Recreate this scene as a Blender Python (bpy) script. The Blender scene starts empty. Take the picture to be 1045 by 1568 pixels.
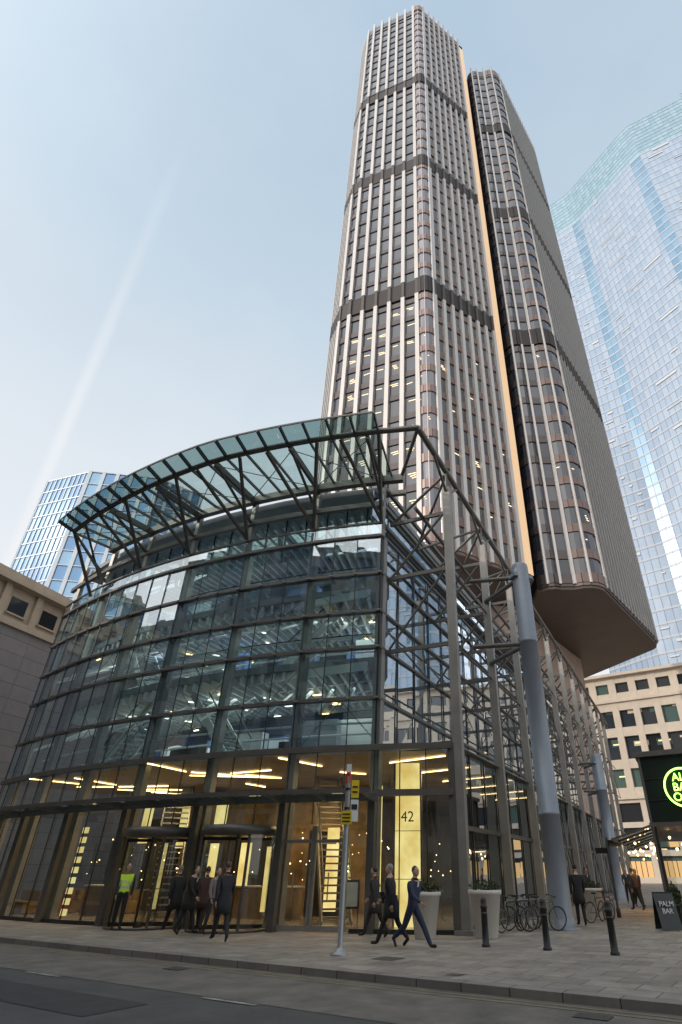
import bpy, math, random
from mathutils import Vector, Matrix
random.seed(7)
sc=bpy.context.scene
R=math.radians
# ------------------------------------------------------------------ materials
def newmat(name):
    m=bpy.data.materials.new(name); m.use_nodes=True
    nt=m.node_tree; nt.nodes.clear()
    out=nt.nodes.new('ShaderNodeOutputMaterial')
    return m,nt,out
def pmat(name,col,rough=0.5,metal=0.0,var=0.0,scale=3.0,bump=0.0,spec=0.5,col2=None,detail=4.0,emit=None):
    m,nt,out=newmat(name)
    b=nt.nodes.new('ShaderNodeBsdfPrincipled')
    b.inputs['Roughness'].default_value=rough; b.inputs['Metallic'].default_value=metal
    b.inputs['Specular IOR Level'].default_value=spec
    b.inputs['Base Color'].default_value=(*col,1)
    if emit:
        b.inputs['Emission Color'].default_value=(*emit[0],1); b.inputs['Emission Strength'].default_value=emit[1]
    nt.links.new(b.outputs[0],out.inputs[0])
    if var>0 or bump>0 or col2:
        tc=nt.nodes.new('ShaderNodeTexCoord'); n=nt.nodes.new('ShaderNodeTexNoise')
        n.inputs['Scale'].default_value=scale; n.inputs['Detail'].default_value=detail
        n.inputs['Roughness'].default_value=0.65
        nt.links.new(tc.outputs['Object'],n.inputs['Vector'])
        r=nt.nodes.new('ShaderNodeValToRGB')
        r.color_ramp.elements[0].position=0.3; r.color_ramp.elements[1].position=0.7
        a=col2 if col2 else tuple(c*(1-var) for c in col)
        bb=tuple(min(1,c*(1+var)) for c in col) if not col2 else col
        r.color_ramp.elements[0].color=(*a,1); r.color_ramp.elements[1].color=(*bb,1)
        nt.links.new(n.outputs['Fac'],r.inputs[0]); nt.links.new(r.outputs[0],b.inputs['Base Color'])
        if bump>0:
            n2=nt.nodes.new('ShaderNodeTexNoise'); n2.inputs['Scale'].default_value=scale*12
            nt.links.new(tc.outputs['Object'],n2.inputs['Vector'])
            bp=nt.nodes.new('ShaderNodeBump'); bp.inputs['Strength'].default_value=bump; bp.inputs['Distance'].default_value=0.02
            nt.links.new(n2.outputs['Fac'],bp.inputs['Height']); nt.links.new(bp.outputs[0],b.inputs['Normal'])
    return m
def emat(name,col,s):
    m,nt,out=newmat(name)
    e=nt.nodes.new('ShaderNodeEmission'); e.inputs[0].default_value=(*col,1); e.inputs[1].default_value=s
    nt.links.new(e.outputs[0],out.inputs[0]); return m
def glassmat(name,tint,base,graz,rough=0.01,gcol=(1,1,1)):
    m,nt,out=newmat(name)
    t=nt.nodes.new('ShaderNodeBsdfTransparent'); t.inputs[0].default_value=(*tint,1)
    g=nt.nodes.new('ShaderNodeBsdfGlossy'); g.inputs['Roughness'].default_value=rough; g.inputs['Color'].default_value=(*gcol,1)
    lw=nt.nodes.new('ShaderNodeLayerWeight'); lw.inputs[0].default_value=0.5
    p=nt.nodes.new('ShaderNodeMath'); p.operation='POWER'; p.inputs[1].default_value=2.5
    mp=nt.nodes.new('ShaderNodeMapRange'); mp.inputs['To Min'].default_value=base; mp.inputs['To Max'].default_value=graz
    nt.links.new(lw.outputs['Facing'],p.inputs[0]); nt.links.new(p.outputs[0],mp.inputs['Value'])
    mx=nt.nodes.new('ShaderNodeMixShader')
    nt.links.new(mp.outputs[0],mx.inputs[0]); nt.links.new(t.outputs[0],mx.inputs[1]); nt.links.new(g.outputs[0],mx.inputs[2])
    nt.links.new(mx.outputs[0],out.inputs[0]); return m
def brickmat(name,c1,c2,mort,bw,bh,rough=0.8,rot=0.0,msize=0.02,off=0.5,plane='XY',noise=0.25):
    m,nt,out=newmat(name)
    b=nt.nodes.new('ShaderNodeBsdfPrincipled'); b.inputs['Roughness'].default_value=rough
    tc=nt.nodes.new('ShaderNodeTexCoord'); mp=nt.nodes.new('ShaderNodeMapping')
    if plane=='XY': mp.inputs['Rotation'].default_value=(0,0,rot)
    nt.links.new(tc.outputs['Object'],mp.inputs[0])
    vec=mp.outputs[0]
    if plane=='Z':
        sp=nt.nodes.new('ShaderNodeSeparateXYZ'); nt.links.new(vec,sp.inputs[0])
        ad=nt.nodes.new('ShaderNodeMath'); nt.links.new(sp.outputs[0],ad.inputs[0]); nt.links.new(sp.outputs[1],ad.inputs[1])
        cb=nt.nodes.new('ShaderNodeCombineXYZ'); nt.links.new(ad.outputs[0],cb.inputs[0]); nt.links.new(sp.outputs[2],cb.inputs[1]); vec=cb.outputs[0]
    br=nt.nodes.new('ShaderNodeTexBrick'); br.offset=off
    br.inputs['Color1'].default_value=(*c1,1); br.inputs['Color2'].default_value=(*c2,1); br.inputs['Mortar'].default_value=(*mort,1)
    br.inputs['Scale'].default_value=1.0; br.inputs['Mortar Size'].default_value=msize; br.inputs['Brick Width'].default_value=bw; br.inputs['Row Height'].default_value=bh
    nt.links.new(vec,br.inputs['Vector'])
    n=nt.nodes.new('ShaderNodeTexNoise'); n.inputs['Scale'].default_value=1.3; n.inputs['Detail'].default_value=8; n.inputs['Roughness'].default_value=0.7
    nt.links.new(tc.outputs['Object'],n.inputs['Vector'])
    mr=nt.nodes.new('ShaderNodeMapRange'); mr.inputs['From Min'].default_value=0.3; mr.inputs['From Max'].default_value=0.7
    mr.inputs['To Min'].default_value=1-noise; mr.inputs['To Max'].default_value=1+noise*0.6
    nt.links.new(n.outputs['Fac'],mr.inputs['Value'])
    mul=nt.nodes.new('ShaderNodeVectorMath'); mul.operation='MULTIPLY'
    nt.links.new(br.outputs['Color'],mul.inputs[0])
    cc=nt.nodes.new('ShaderNodeCombineXYZ')
    for i in range(3): nt.links.new(mr.outputs[0],cc.inputs[i])
    nt.links.new(cc.outputs[0],mul.inputs[1]); nt.links.new(mul.outputs[0],b.inputs['Base Color'])
    bp=nt.nodes.new('ShaderNodeBump'); bp.inputs['Strength'].default_value=0.3; bp.inputs['Distance'].default_value=0.01
    nt.links.new(n.outputs['Fac'],bp.inputs['Height']); nt.links.new(bp.outputs[0],b.inputs['Normal'])
    nt.links.new(b.outputs[0],out.inputs[0]); return m

# ------------------------------------------------------------------ mesh builder
class MB:
    def __init__(s): s.v=[];s.f=[];s.mi=[];s.mats=[];s.sm=[]
    def _m(s,m):
        if m not in s.mats: s.mats.append(m)
        return s.mats.index(m)
    def add(s,vs,fs,m,smooth=False):
        o=len(s.v); s.v+= [tuple(x) for x in vs]; k=s._m(m)
        for f in fs: s.f.append([o+i for i in f]); s.mi.append(k); s.sm.append(smooth)
    def quad(s,pts,m): s.add(pts,[list(range(len(pts)))],m)
    def obox(s,c,ax,ay,az,m):
        c=Vector(c);ax=Vector(ax);ay=Vector(ay);az=Vector(az);vs=[]
        for k in(-1,1):
            for j,i in((-1,-1),(-1,1),(1,1),(1,-1)): vs.append(c+ax*i+ay*j+az*k)
        s.add(vs,[[0,3,2,1],[4,5,6,7],[0,1,5,4],[1,2,6,5],[2,3,7,6],[3,0,4,7]],m)
    def box(s,c,size,m,rz=0):
        cx,sx=math.cos(rz),math.sin(rz)
        s.obox(c,(cx*size[0]/2,sx*size[0]/2,0),(-sx*size[1]/2,cx*size[1]/2,0),(0,0,size[2]/2),m)
    def beam(s,p,q,w,h,m):
        p=Vector(p);q=Vector(q);d=(q-p)
        L=d.length
        if L<1e-6:return
        d/=L
        up=Vector((0,0,1)) if abs(d.z)<0.95 else Vector((0.4,0.915,0))
        sd=d.cross(up).normalized(); up=sd.cross(d).normalized()
        s.obox((p+q)/2,d*(L/2),sd*(w/2),up*(h/2),m)
    def tube(s,p,q,r,m,n=8,r2=None,caps=True):
        p=Vector(p);q=Vector(q);d=(q-p).normalized()
        up=Vector((0,0,1)) if abs(d.z)<0.95 else Vector((1,0,0))
        a=d.cross(up).normalized();b=d.cross(a)
        if r2 is None:r2=r
        vs=[p+(a*math.cos(t)+b*math.sin(t))*r for t in [2*math.pi*i/n for i in range(n)]]
        vs+=[q+(a*math.cos(t)+b*math.sin(t))*r2 for t in [2*math.pi*i/n for i in range(n)]]
        fs=[[i,(i+1)%n,n+(i+1)%n,n+i] for i in range(n)]
        s.add(vs,fs,m,True)
        if caps: s.add(vs,[list(range(n))[::-1],[n+i for i in range(n)]],m)
    def path(s,pts,r,m,n=8):
        for a,b in zip(pts[:-1],pts[1:]): s.tube(a,b,r,m,n)
    def prism(s,poly,z0,z1,m,bot=None,top=None):
        n=len(poly)
        vs=[(x,y,z0) for x,y in poly]+[(x,y,z1) for x,y in poly]
        s.add(vs,[[i,(i+1)%n,n+(i+1)%n,n+i] for i in range(n)],m)
        s.add(vs,[list(range(n))[::-1]],bot or m); s.add(vs,[[n+i for i in range(n)]],top or m)
    def lathe(s,c,prof,m,n=16,ex=1,ey=1,rz=0):
        vs=[]
        for r,z in prof:
            for i in range(n):
                t=2*math.pi*i/n; x=r*ex*math.cos(t); y=r*ey*math.sin(t)
                vs.append((c[0]+x*math.cos(rz)-y*math.sin(rz),c[1]+x*math.sin(rz)+y*math.cos(rz),c[2]+z))
        fs=[]
        for k in range(len(prof)-1):
            for i in range(n): fs.append([k*n+i,k*n+(i+1)%n,(k+1)*n+(i+1)%n,(k+1)*n+i])
        s.add(vs,fs,m,True)
    def ball(s,c,r,m,n=10,k=7,M=None):
        vs=[];fs=[]
        for j in range(k+1):
            ph=math.pi*j/k
            for i in range(n):
                t=2*math.pi*i/n
                v=Vector((r[0]*math.sin(ph)*math.cos(t),r[1]*math.sin(ph)*math.sin(t),r[2]*math.cos(ph)))
                if M: v=M@v
                vs.append(Vector(c)+v)
        for j in range(k):
            for i in range(n): fs.append([j*n+i,j*n+(i+1)%n,(j+1)*n+(i+1)%n,(j+1)*n+i])
        s.add(vs,fs,m,True)
    def torus(s,c,ax1,ax2,Rr,r,m,n=24,k=6):
        a=Vector(ax1).normalized();b=Vector(ax2).normalized();w=a.cross(b);vs=[];fs=[]
        for i in range(n):
            t=2*math.pi*i/n; rd=a*math.cos(t)+b*math.sin(t)
            for j in range(k):
                u=2*math.pi*j/k; vs.append(Vector(c)+rd*(Rr+r*math.cos(u))+w*r*math.sin(u))
        for i in range(n):
            for j in range(k): fs.append([i*k+j,((i+1)%n)*k+j,((i+1)%n)*k+(j+1)%k,i*k+(j+1)%k])
        s.add(vs,fs,m,True)
    def build(s,name,parent=None):
        me=bpy.data.meshes.new(name); me.from_pydata(s.v,[],s.f)
        for m in s.mats: me.materials.append(m)
        me.polygons.foreach_set('material_index',s.mi); me.polygons.foreach_set('use_smooth',s.sm)
        me.update(); o=bpy.data.objects.new(name,me); sc.collection.objects.link(o)
        if parent: o.parent=parent
        return o
def empty(name,loc=(0,0,0)):
    e=bpy.data.objects.new(name,None); sc.collection.objects.link(e); e.empty_display_size=0.5; return e

def facade(mb,P,Q,z0,z1,fh,bw,pier_w,span_h,depth,wall,glasses,pier=None,jit=0.0,ground=0):
    P=Vector((P[0],P[1],0));Q=Vector((Q[0],Q[1],0));d=Q-P;L=d.length;d/=L
    n=Vector((d.y,-d.x,0)); nb=max(1,round(L/bw)); b=L/nb; nf=max(1,round((z1-z0)/fh)); f=(z1-z0)/nf
    pier=pier or wall
    for i in range(nb):
        for k in range(nf):
            a=P+d*(b*i);c=P+d*(b*(i+1));za=z0+f*k;zb=za+f
            j=[random.uniform(-jit,jit) for _ in range(4)]
            mb.quad([a+n*j[0]+Vector((0,0,za)),c+n*j[1]+Vector((0,0,za)),c+n*j[2]+Vector((0,0,zb)),a+n*j[3]+Vector((0,0,zb))],random.choice(glasses))
    for k in range(nf+1):
        zc=z0+f*k; h=span_h
        if k==0: zc+=h/2
        if k==nf: zc-=h/2
        mb.obox((P+Q)/2+n*(depth/2-0.06)+Vector((0,0,zc)),d*(L/2-0.004),n*(depth/2),Vector((0,0,h/2)),wall)
    if pier_w>0:
        for i in range(nb+1):
            c=P+d*(b*i)
            mb.obox(c+n*(depth/2-0.03)+Vector((0,0,(z0+z1)/2)),d*(pier_w/2),n*(depth/2+0.03),Vector((0,0,(z1-z0)/2-0.003)),pier)
    return nb,nf

# ------------------------------------------------------------------ palette
steel=pmat('bronze_grey_steel',(0.135,0.124,0.112),0.42,0.35,0.15,2)
steel_l=pmat('column_steel',(0.27,0.255,0.235),0.42,0.3,0.12,1.5)
steel_d=pmat('dark_steel',(0.04,0.04,0.043),0.35,0.4,0.2,2)
bluegrey=pmat('blue_grey_paint',(0.21,0.235,0.275),0.38,0.15,0.08,1.2)
white=pmat('white_paint',(0.78,0.78,0.75),0.5,0,0.06,2)
GC=(0.84,0.93,1.0)
gl_front=[glassmat('curtain_glass_%d'%i,t,b,0.97,0.01,GC) for i,(t,b) in enumerate([((0.66,0.84,0.84),0.20),((0.56,0.74,0.78),0.30),((0.72,0.88,0.87),0.15),((0.50,0.66,0.76),0.24)])]
gl_lobby=[glassmat('lobby_glass_%d'%i,t,b,0.95,0.01,GC) for i,(t,b) in enumerate([((0.80,0.88,0.84),0.13),((0.72,0.82,0.80),0.19)])]
gl_side=[glassmat('side_glass_%d'%i,t,b,0.97,0.01,GC) for i,(t,b) in enumerate([((0.44,0.56,0.63),0.60),((0.38,0.50,0.60),0.72),((0.5,0.6,0.66),0.5)])]
gl_lows=[glassmat('side_lobby_glass_%d'%i,t,b,0.97,0.01,GC) for i,(t,b) in enumerate([((0.50,0.60,0.62),0.22),((0.44,0.55,0.58),0.3)])]
gl_clear=glassmat('clear_glass',(0.88,0.92,0.9),0.08,0.8)
gl_can=glassmat('canopy_glass',(0.56,0.68,0.66),0.08,0.7)
gl_can2=glassmat('canopy_glass_frit',(0.30,0.42,0.41),0.12,0.7)
warm=emat('led_warm',(1.0,0.64,0.27),7); warm_s=emat('lamp_warm_soft',(1.0,0.66,0.30),1.8)
shopE=emat('shopfront_light',(1.0,0.60,0.26),1.0)
cool=emat('ceiling_lamp_and_fill',(1.0,0.93,0.8),3.5)
def panelmat():
    m,nt,out=newmat('lit_onyx_panel')
    e=nt.nodes.new('ShaderNodeEmission'); tc=nt.nodes.new('ShaderNodeTexCoord'); n=nt.nodes.new('ShaderNodeTexNoise')
    n.inputs['Scale'].default_value=1.1; n.inputs['Detail'].default_value=6; nt.links.new(tc.outputs['Object'],n.inputs['Vector'])
    r=nt.nodes.new('ShaderNodeValToRGB'); r.color_ramp.elements[0].position=.3; r.color_ramp.elements[0].color=(0.72,0.47,0.12,1); r.color_ramp.elements[1].position=.65; r.color_ramp.elements[1].color=(1.0,0.80,0.34,1)
    nt.links.new(n.outputs['Fac'],r.inputs[0]); nt.links.new(r.outputs[0],e.inputs[0]); e.inputs[1].default_value=1.25
    nt.links.new(e.outputs[0],out.inputs[0]); return m
panelE=panelmat()

# ------------------------------------------------------------------ ground / road
S=Vector((0.848,-0.530,0)); N=Vector((0.530,0.848,0))
def sn(s,n,z=0): return S*s+N*n+Vector((0,0,z))
rotS=math.atan2(0.530,0.848)
pav=brickmat('paving_slabs',(0.34,0.295,0.255),(0.25,0.22,0.19),(0.11,0.098,0.085),0.9,0.6,0.75,rot=rotS,msize=0.012,noise=0.42)
asph=pmat('asphalt',(0.095,0.091,0.088),0.85,0,0,1.2,0.5,col2=(0.058,0.057,0.057),detail=12)
patch=pmat('asphalt_trench_repair',(0.055,0.054,0.055),0.9,0,0,2.5,0.5,col2=(0.040,0.040,0.041),detail=10)
worn=pmat('worn_gutter_strip',(0.22,0.19,0.162),0.85,0,0,1.4,0.6,col2=(0.095,0.088,0.08),detail=12)
kerbm=brickmat('granite_kerb',(0.27,0.245,0.22),(0.19,0.17,0.155),(0.07,0.065,0.06),0.9,5,0.7,rot=rotS,msize=0.012)
yellow=pmat('yellow_line_paint',(0.30,0.245,0.12),0.7,0,0,5,0,col2=(0.14,0.12,0.10),detail=10)
whitel=pmat('white_line_paint',(0.45,0.44,0.42),0.7,0,0,5,0,col2=(0.12,0.115,0.11),detail=10)
iron=pmat('cast_iron_cover',(0.085,0.08,0.073),0.6,0.3,0.3,20)
mb=MB(); mb.quad([(-700,-700,-0.13),(700,-700,-0.13),(700,700,-0.13),(-700,700,-0.13)],asph); mb.build('ground')
KN=11.08
mb=MB(); mb.quad([sn(-150,-1.5,-0.124),sn(150,-1.5,-0.124),sn(150,KN+0.02,-0.124),sn(-150,KN+0.02,-0.124)],asph)
mb.quad([sn(-150,KN-2.6,-0.119),sn(150,KN-2.6,-0.119),sn(150,KN-0.0,-0.119),sn(-150,KN,-0.119)],worn)
for o in (0.28,0.5): mb.quad([sn(-150,KN-o,-0.114),sn(150,KN-o,-0.114),sn(150,KN-o+0.08,-0.114),sn(-150,KN-o+0.08,-0.114)],yellow)
for s0 in (-14.5,-9.2,-2.2,0.6,3.4): mb.quad([sn(s0,KN-2.75,-0.114),sn(s0+1.2,KN-2.75,-0.114),sn(s0+1.2,KN-2.65,-0.114),sn(s0,KN-2.65,-0.114)],whitel)
for s0,n0,w_,h_ in((-12.5,KN-0.95,0.5,0.35),(-3.6,KN-0.95,0.5,0.35)):
    mb.quad([sn(s0,n0,-0.109),sn(s0+w_,n0,-0.109),sn(s0+w_,n0+h_,-0.109),sn(s0,n0+h_,-0.109)],iron)
for s0,n0,w_,h_ in((-16,KN-4.6,6.5,1.1),(-7.5,KN-4.9,3.0,0.8)):
    mb.quad([sn(s0,n0,-0.118),sn(s0+w_,n0,-0.118),sn(s0+w_,n0+h_,-0.118),sn(s0,n0+h_,-0.118)],patch)
mb.build('road')
mb=MB(); mb.prism([tuple(sn(-150,KN+0.3)[:2]),tuple(sn(150,KN+0.3)[:2]),tuple(sn(150,200)[:2]),tuple(sn(-150,200)[:2])],-0.2,0.0,pav)
for s0,n0,w_,h_ in((-9.0,KN+1.7,0.6,0.6),(-2.0,KN+2.6,0.9,0.6),(-6.5,KN+0.6,0.3,0.3),(2.2,KN+3.4,0.6,0.6)):
    mb.quad([sn(s0,n0,0.004),sn(s0+w_,n0,0.004),sn(s0+w_,n0+h_,0.004),sn(s0,n0+h_,0.004)],iron)
mb.build('pavement')
mb=MB(); mb.prism([tuple(sn(-150,KN)[:2]),tuple(sn(150,KN)[:2]),tuple(sn(150,KN+0.299)[:2]),tuple(sn(-150,KN+0.299)[:2])],-0.2,0.002,kerbm); mb.build('kerb')
mb=MB(); mb.prism([tuple(sn(-150,-9)[:2]),tuple(sn(150,-9)[:2]),tuple(sn(150,-1.5)[:2]),tuple(sn(-150,-1.5)[:2])],-0.2,0.0,pav); mb.build('pavement')

# ------------------------------------------------------------------ entrance pavilion
C0=(5.4,59.12)
def arc(ph,r,z=0): return Vector((C0[0]-r*math.sin(R(ph)),C0[1]-r*math.cos(R(ph)),z))
U=Vector((0.4035,0.915,0)); NU=Vector((0.915,-0.4035,0))
TIP=Vector((0.42,18.13,0)); COR=arc(10,38)
pv=empty('glass_entrance_building')
LV=[0,3.92,5.41,7.2,9.2,10.74,12.49,14.35]
COLS=[10,14.9,20.2,25.5,30.8,36.1,41.4,43.0]
SIDE=48.0
mb=MB(); fr=MB()
def arcpanes(phs,levels,r,mats,jit=0.02):
    for a,b in zip(phs[:-1],phs[1:]):
        for z0,z1 in zip(levels[:-1],levels[1:]):
            j=[random.uniform(-jit,jit) for _ in range(4)]
            mb.quad([arc(a,r+j[0],z0),arc(b,r+j[1],z0),arc(b,r+j[2],z1),arc(a,r+j[3],z1)],random.choice(mats))
phs=[]
for a,b in zip(COLS[:-1],COLS[1:]):
    k=3 if b-a>3 else 1
    for i in range(k): phs.append(a+(b-a)*i/k)
phs.append(43.0)
arcpanes(phs,LV[2:],38,gl_front); arcpanes(phs,LV[1:3],38,gl_lobby)
low=[5.8,7.2,8.6,10.0]
arcpanes(low,[0,3.92,5.41],38,gl_lobby)
def glow(phlist): arcpanes(phlist,[0,2.95,3.92],38,gl_lobby)
glow([10,11.2]);glow([14.95,15.45]);glow([19.35,20.55]);glow([24.45]+[p for p in phs if p>=25.4])
for a,b in((11.2,14.9),(15.45,19.35),(20.55,24.45)):
    arcpanes([a,b],[2.99,3.92],38,gl_lobby)
glz=mb.build('curtain_glazing',pv)
def arcbeam(m,ph0,ph1,r,z,w,h,mat,step=1.5):
    k=max(1,int(round((ph1-ph0)/step)))
    for i in range(k):
        a=arc(ph0+(ph1-ph0)*i/k,r,z);b=arc(ph0+(ph1-ph0)*(i+1)/k,r,z)
        m.beam(a,b,w,h,mat)
for z in LV[3:]:
    arcbeam(fr,10,43,38.06,z,0.10,0.12,steel); arcbeam(fr,10,43,37.86,z,0.22,0.08,steel_d)
for z in (3.92,5.41): arcbeam(fr,5.8,43,38.07,z,0.2,0.2,steel)
arcbeam(fr,5.8,11,38.02,0.06,0.14,0.12,steel_d); arcbeam(fr,24.5,43,38.02,0.06,0.14,0.12,steel_d)
for p in phs+low[:-1]:
    hi=14.35 if p>=10 else 5.41
    fr.beam(arc(p,38.03,0.1 if (p>25.4 or p<11.2) else 3.0),arc(p,38.03,hi),0.025,0.04,steel_d)
for p in COLS[:-1]:
    fr.beam(arc(p,37.7,0),arc(p,37.7,14.3),0.34,0.30,steel_l)
    fr.beam(arc(p,38.13,0),arc(p,38.13,3.9),0.26,0.20,steel)
fr.beam(arc(5.8,38.0,0),arc(5.8,38.0,5.5),0.25,0.25,steel)
for p in phs:
    for z in LV[3:-1]: fr.box(arc(p,38.13,z),(0.16,0.06,0.05),steel_l,rz=-R(p))
for a,b in zip(COLS[:-2],COLS[1:-1]):      # cable bracing behind the glass
    for z0,z1 in((5.6,9.0),(9.3,12.3)):
        fr.tube(arc(a,37.4,z0),arc(b,37.4,z1),0.018,steel_l,5); fr.tube(arc(b,37.4,z0),arc(a,37.4,z1),0.018,steel_l,5)
fr.build('facade_frame',pv)
mb=MB(); fr=MB()
def sidept(t,z,off=0.0): 
    p=COR+U*t+NU*off; return Vector((p.x,p.y,z))
nb=int(SIDE/1.8)
for i in range(nb):
    for z0,z1 in zip(LV[2:-1],LV[3:]):
        j=[random.uniform(-0.012,0.012) for _ in range(4)]
        mb.quad([sidept(i*1.8,z0,j[0]),sidept(i*1.8+1.8,z0,j[1]),sidept(i*1.8+1.8,z1,j[2]),sidept(i*1.8,z1,j[3])],random.choice(gl_side))
    fr.beam(sidept(i*1.8,5.4,0.04),sidept(i*1.8,14.35,0.04),0.04,0.07,steel_d)
for z in LV[3:]: fr.beam(sidept(0,z,0.05),sidept(SIDE,z,0.05),0.12,0.10,steel)
LS=arc(5.8,38)
def lpt(t,z,off=0): 
    p=LS+U*t+NU*off; return Vector((p.x,p.y,z))
for i in range(22):
    for z0,z1 in((0,2.9),(2.9,5.41)):
        j=[random.uniform(-0.01,0.01) for _ in range(4)]
        mb.quad([lpt(i*1.8,z0,j[0]),lpt(i*1.8+1.8,z0,j[1]),lpt(i*1.8+1.8,z1,j[2]),lpt(i*1.8,z1,j[3])],random.choice(gl_lows))
    fr.beam(lpt(i*1.8,0,0.04),lpt(i*1.8,5.41,0.04),0.05,0.07,steel_d)
for z in(0.08,2.9,5.41): fr.beam(lpt(0,z,0.05),lpt(39.6,z,0.05),0.14,0.14,steel)
mb.build('side_glazing',pv); fr.build('side_frame',pv)
ceil=pmat('lobby_ceiling',(0.36,0.27,0.20),0.6,0,0.2,1)
slabm=pmat('concrete_slab',(0.30,0.32,0.33),0.7,0,0.15,1)
wallin=pmat('office_back_wall',(0.10,0.17,0.25),0.5,0,0.6,0.35)
bluewall=pmat('blue_feature_wall',(0.06,0.13,0.32),0.5,0,0.3,1)
lobwall=pmat('lobby_stone_wall',(0.24,0.165,0.085),0.35,0,0.55,0.8)
lobfloor=pmat('lobby_floor',(0.25,0.21,0.17),0.2,0,0.15,1)
sofa=[pmat('upholstery_%d'%i,c,0.8) for i,c in enumerate([(0.3,0.08,0.04),(0.05,0.09,0.2),(0.25,0.16,0.05)])]
def plan(inset,low=False):
    pts=[arc(p,38-inset) for p in (43,38,33,28,23,18,14,10.5)]
    if low: pts=pts[:-1]+[arc(10.5,38-inset),arc(6.4,38-inset)]; e=lpt(38,0,-inset)
    else: e=sidept(SIDE-0.5,0,-inset)
    pts+=[e,e-NU*18, arc(43,12)+Vector((0,0,0)), arc(43.2,26)]
    return [(p.x,p.y) for p in pts]
mb=MB()
mb.prism(plan(0.5,True),5.35,5.62,slabm,bot=ceil)
for z in(9.05,12.35): mb.prism(plan(1.6),z,z+0.28,slabm)
mb.prism(plan(0.35),17.0,17.3,slabm)
mb.prism(plan(0.5,True),0.003,0.02,lobfloor)
mb.build('floor_slabs',pv)
mb=MB()
for i in range(46):
    p=10.6+i*0.85
    if p>43: break
    for z in(8.85,12.15,16.8):
        mb.beam(arc(p,36.3,z),arc(p+1.5,30.5,z),0.13,0.34,white)
    if i%2==0:
        mb.beam(arc(p,37.3,7.0),arc(p+.8,34.5,8.6),0.1,0.1,white)
        mb.beam(arc(p,37.3,10.6),arc(p+.8,34.5,12.0),0.1,0.1,white)
for i in range(30):
    t=1.0+i*1.5
    for z in(8.85,12.15): mb.beam(sidept(t,z,-1),sidept(t,z,-7),0.11,0.34,white)
for z in(6.6,10.2,13.4):
    for r in(36.6,34.6): 
        k=22
        for i in range(k):
            mb.tube(arc(10.5+i*32.5/k,r,z),arc(10.5+(i+1)*32.5/k,r,z),0.045,white,6)
mb.build('white_roof_beams',pv)
# stairs and escalators seen through the glass
mb=MB()
def stair(p,q,w,n,step_m,side_m):
    p=Vector(p);q=Vector(q);h=(q-p); f=Vector((h.x,h.y,0)); L=f.length; f.normalize(); s=Vector((-f.y,f.x,0))
    for i in range(n):
        c=p+h*((i+.5)/n); mb.obox(c+Vector((0,0,0)),f*(L/n*.55),s*(w/2),Vector((0,0,0.03)),step_m)
    for k in(-1,1):
        mb.beam(p+s*k*w/2+Vector((0,0,-.08)),q+s*k*w/2+Vector((0,0,-.08)),0.05,0.34,side_m)
        mb.tube(p+s*k*w/2+Vector((0,0,1.0)),q+s*k*w/2+Vector((0,0,1.0)),0.035,steel_d,6)
        a=p+s*k*w/2;b=q+s*k*w/2
        mb.quad([a+Vector((0,0,.1)),b+Vector((0,0,.1)),b+Vector((0,0,.98)),a+Vector((0,0,.98))],gl_clear)
stair(arc(13.2,35.0,0.1),arc(17.5,31.0,5.4),1.1,22,steel_l,steel_l)
stair(arc(27,34.5,0.1),arc(32.5,32.0,5.4),1.2,22,steel_l,white)
stair(arc(21,35.5,5.65),arc(26.5,35.0,9.2),1.2,18,slabm,white)
stair(arc(18,35.5,9.35),arc(13.0,35.0,12.5),1.2,18,slabm,white)
stair(arc(35,35.5,5.65),arc(30,35.0,9.2),1.2,18,slabm,white)
stair(arc(31,35.5,9.35),arc(36,35.0,12.5),1.2,18,slabm,white)
for z in(9.33,12.63):
    for a,b in zip(range(11,43,2),range(13,45,2)): 
        mb.quad([arc(a,36.3,z),arc(min(b,43),36.3,z),arc(min(b,43),36.3,z+1.05),arc(a,36.3,z+1.05)],gl_clear)
        mb.tube(arc(a,36.3,z+1.07),arc(min(b,43),36.3,z+1.07),0.03,steel_d,6)
mb.build('staircases',pv)
mb=MB()
for z0,z1,m in((0.02,5.35,lobwall),(5.62,9.05,wallin),(9.33,12.35,wallin),(12.63,17.0,wallin)):
    for a,b in zip(range(14,43,3),range(17,46,3)): mb.quad([arc(a,28.6,z0),arc(b,28.6,z0),arc(b,28.6,z1),arc(a,28.6,z1)],m if (m==lobwall or random.random()<.7) else bluewall)
    mb.quad([sidept(9.5,z0,-7.5),sidept(SIDE-1,z0,-7.5),sidept(SIDE-1,z1,-7.5),sidept(9.5,z1,-7.5)],m)
for p,r,w,h in((17,31,1.6,3.2),(24,31.5,2.2,3.4),(31,30.5,1.4,5.2),(36,31,2.4,4),(40,32,1.5,3)):
    mb.box(arc(p,r,h/2+0.02),(w,0.5,h),steel_d,rz=-R(p))
for p,r,w in((20,33,3.0),(27,30.6,2.6),(33.5,34.5,2.0)):
    mb.box(arc(p,r,0.55),(w,0.7,1.06),lobwall,rz=-R(p)); mb.box(arc(p,r,1.11),(w+.1,0.8,0.05),white,rz=-R(p))
for i in range(12):
    p=random.uniform(34,42); r=random.uniform(33,36.5); mt=random.choice(sofa)
    mb.box(arc(p,r,0.28),(1.2,0.7,0.42),mt,rz=-R(p)); mb.box(arc(p,r-.32,0.6),(1.2,0.14,0.6),mt,rz=-R(p))
for i in range(80):
    p=random.uniform(11,42);z=random.choice((5.62,9.33,12.63)); h=random.uniform(.7,2.1)
    mb.box(arc(p,random.uniform(30,34),z+h/2),(random.uniform(.6,2),.5,h),random.choice((steel_d,white,bluewall,slabm,sofa[1],lobwall)),rz=-R(p))
mb.build('interior_walls',pv)
mb=MB()
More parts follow.
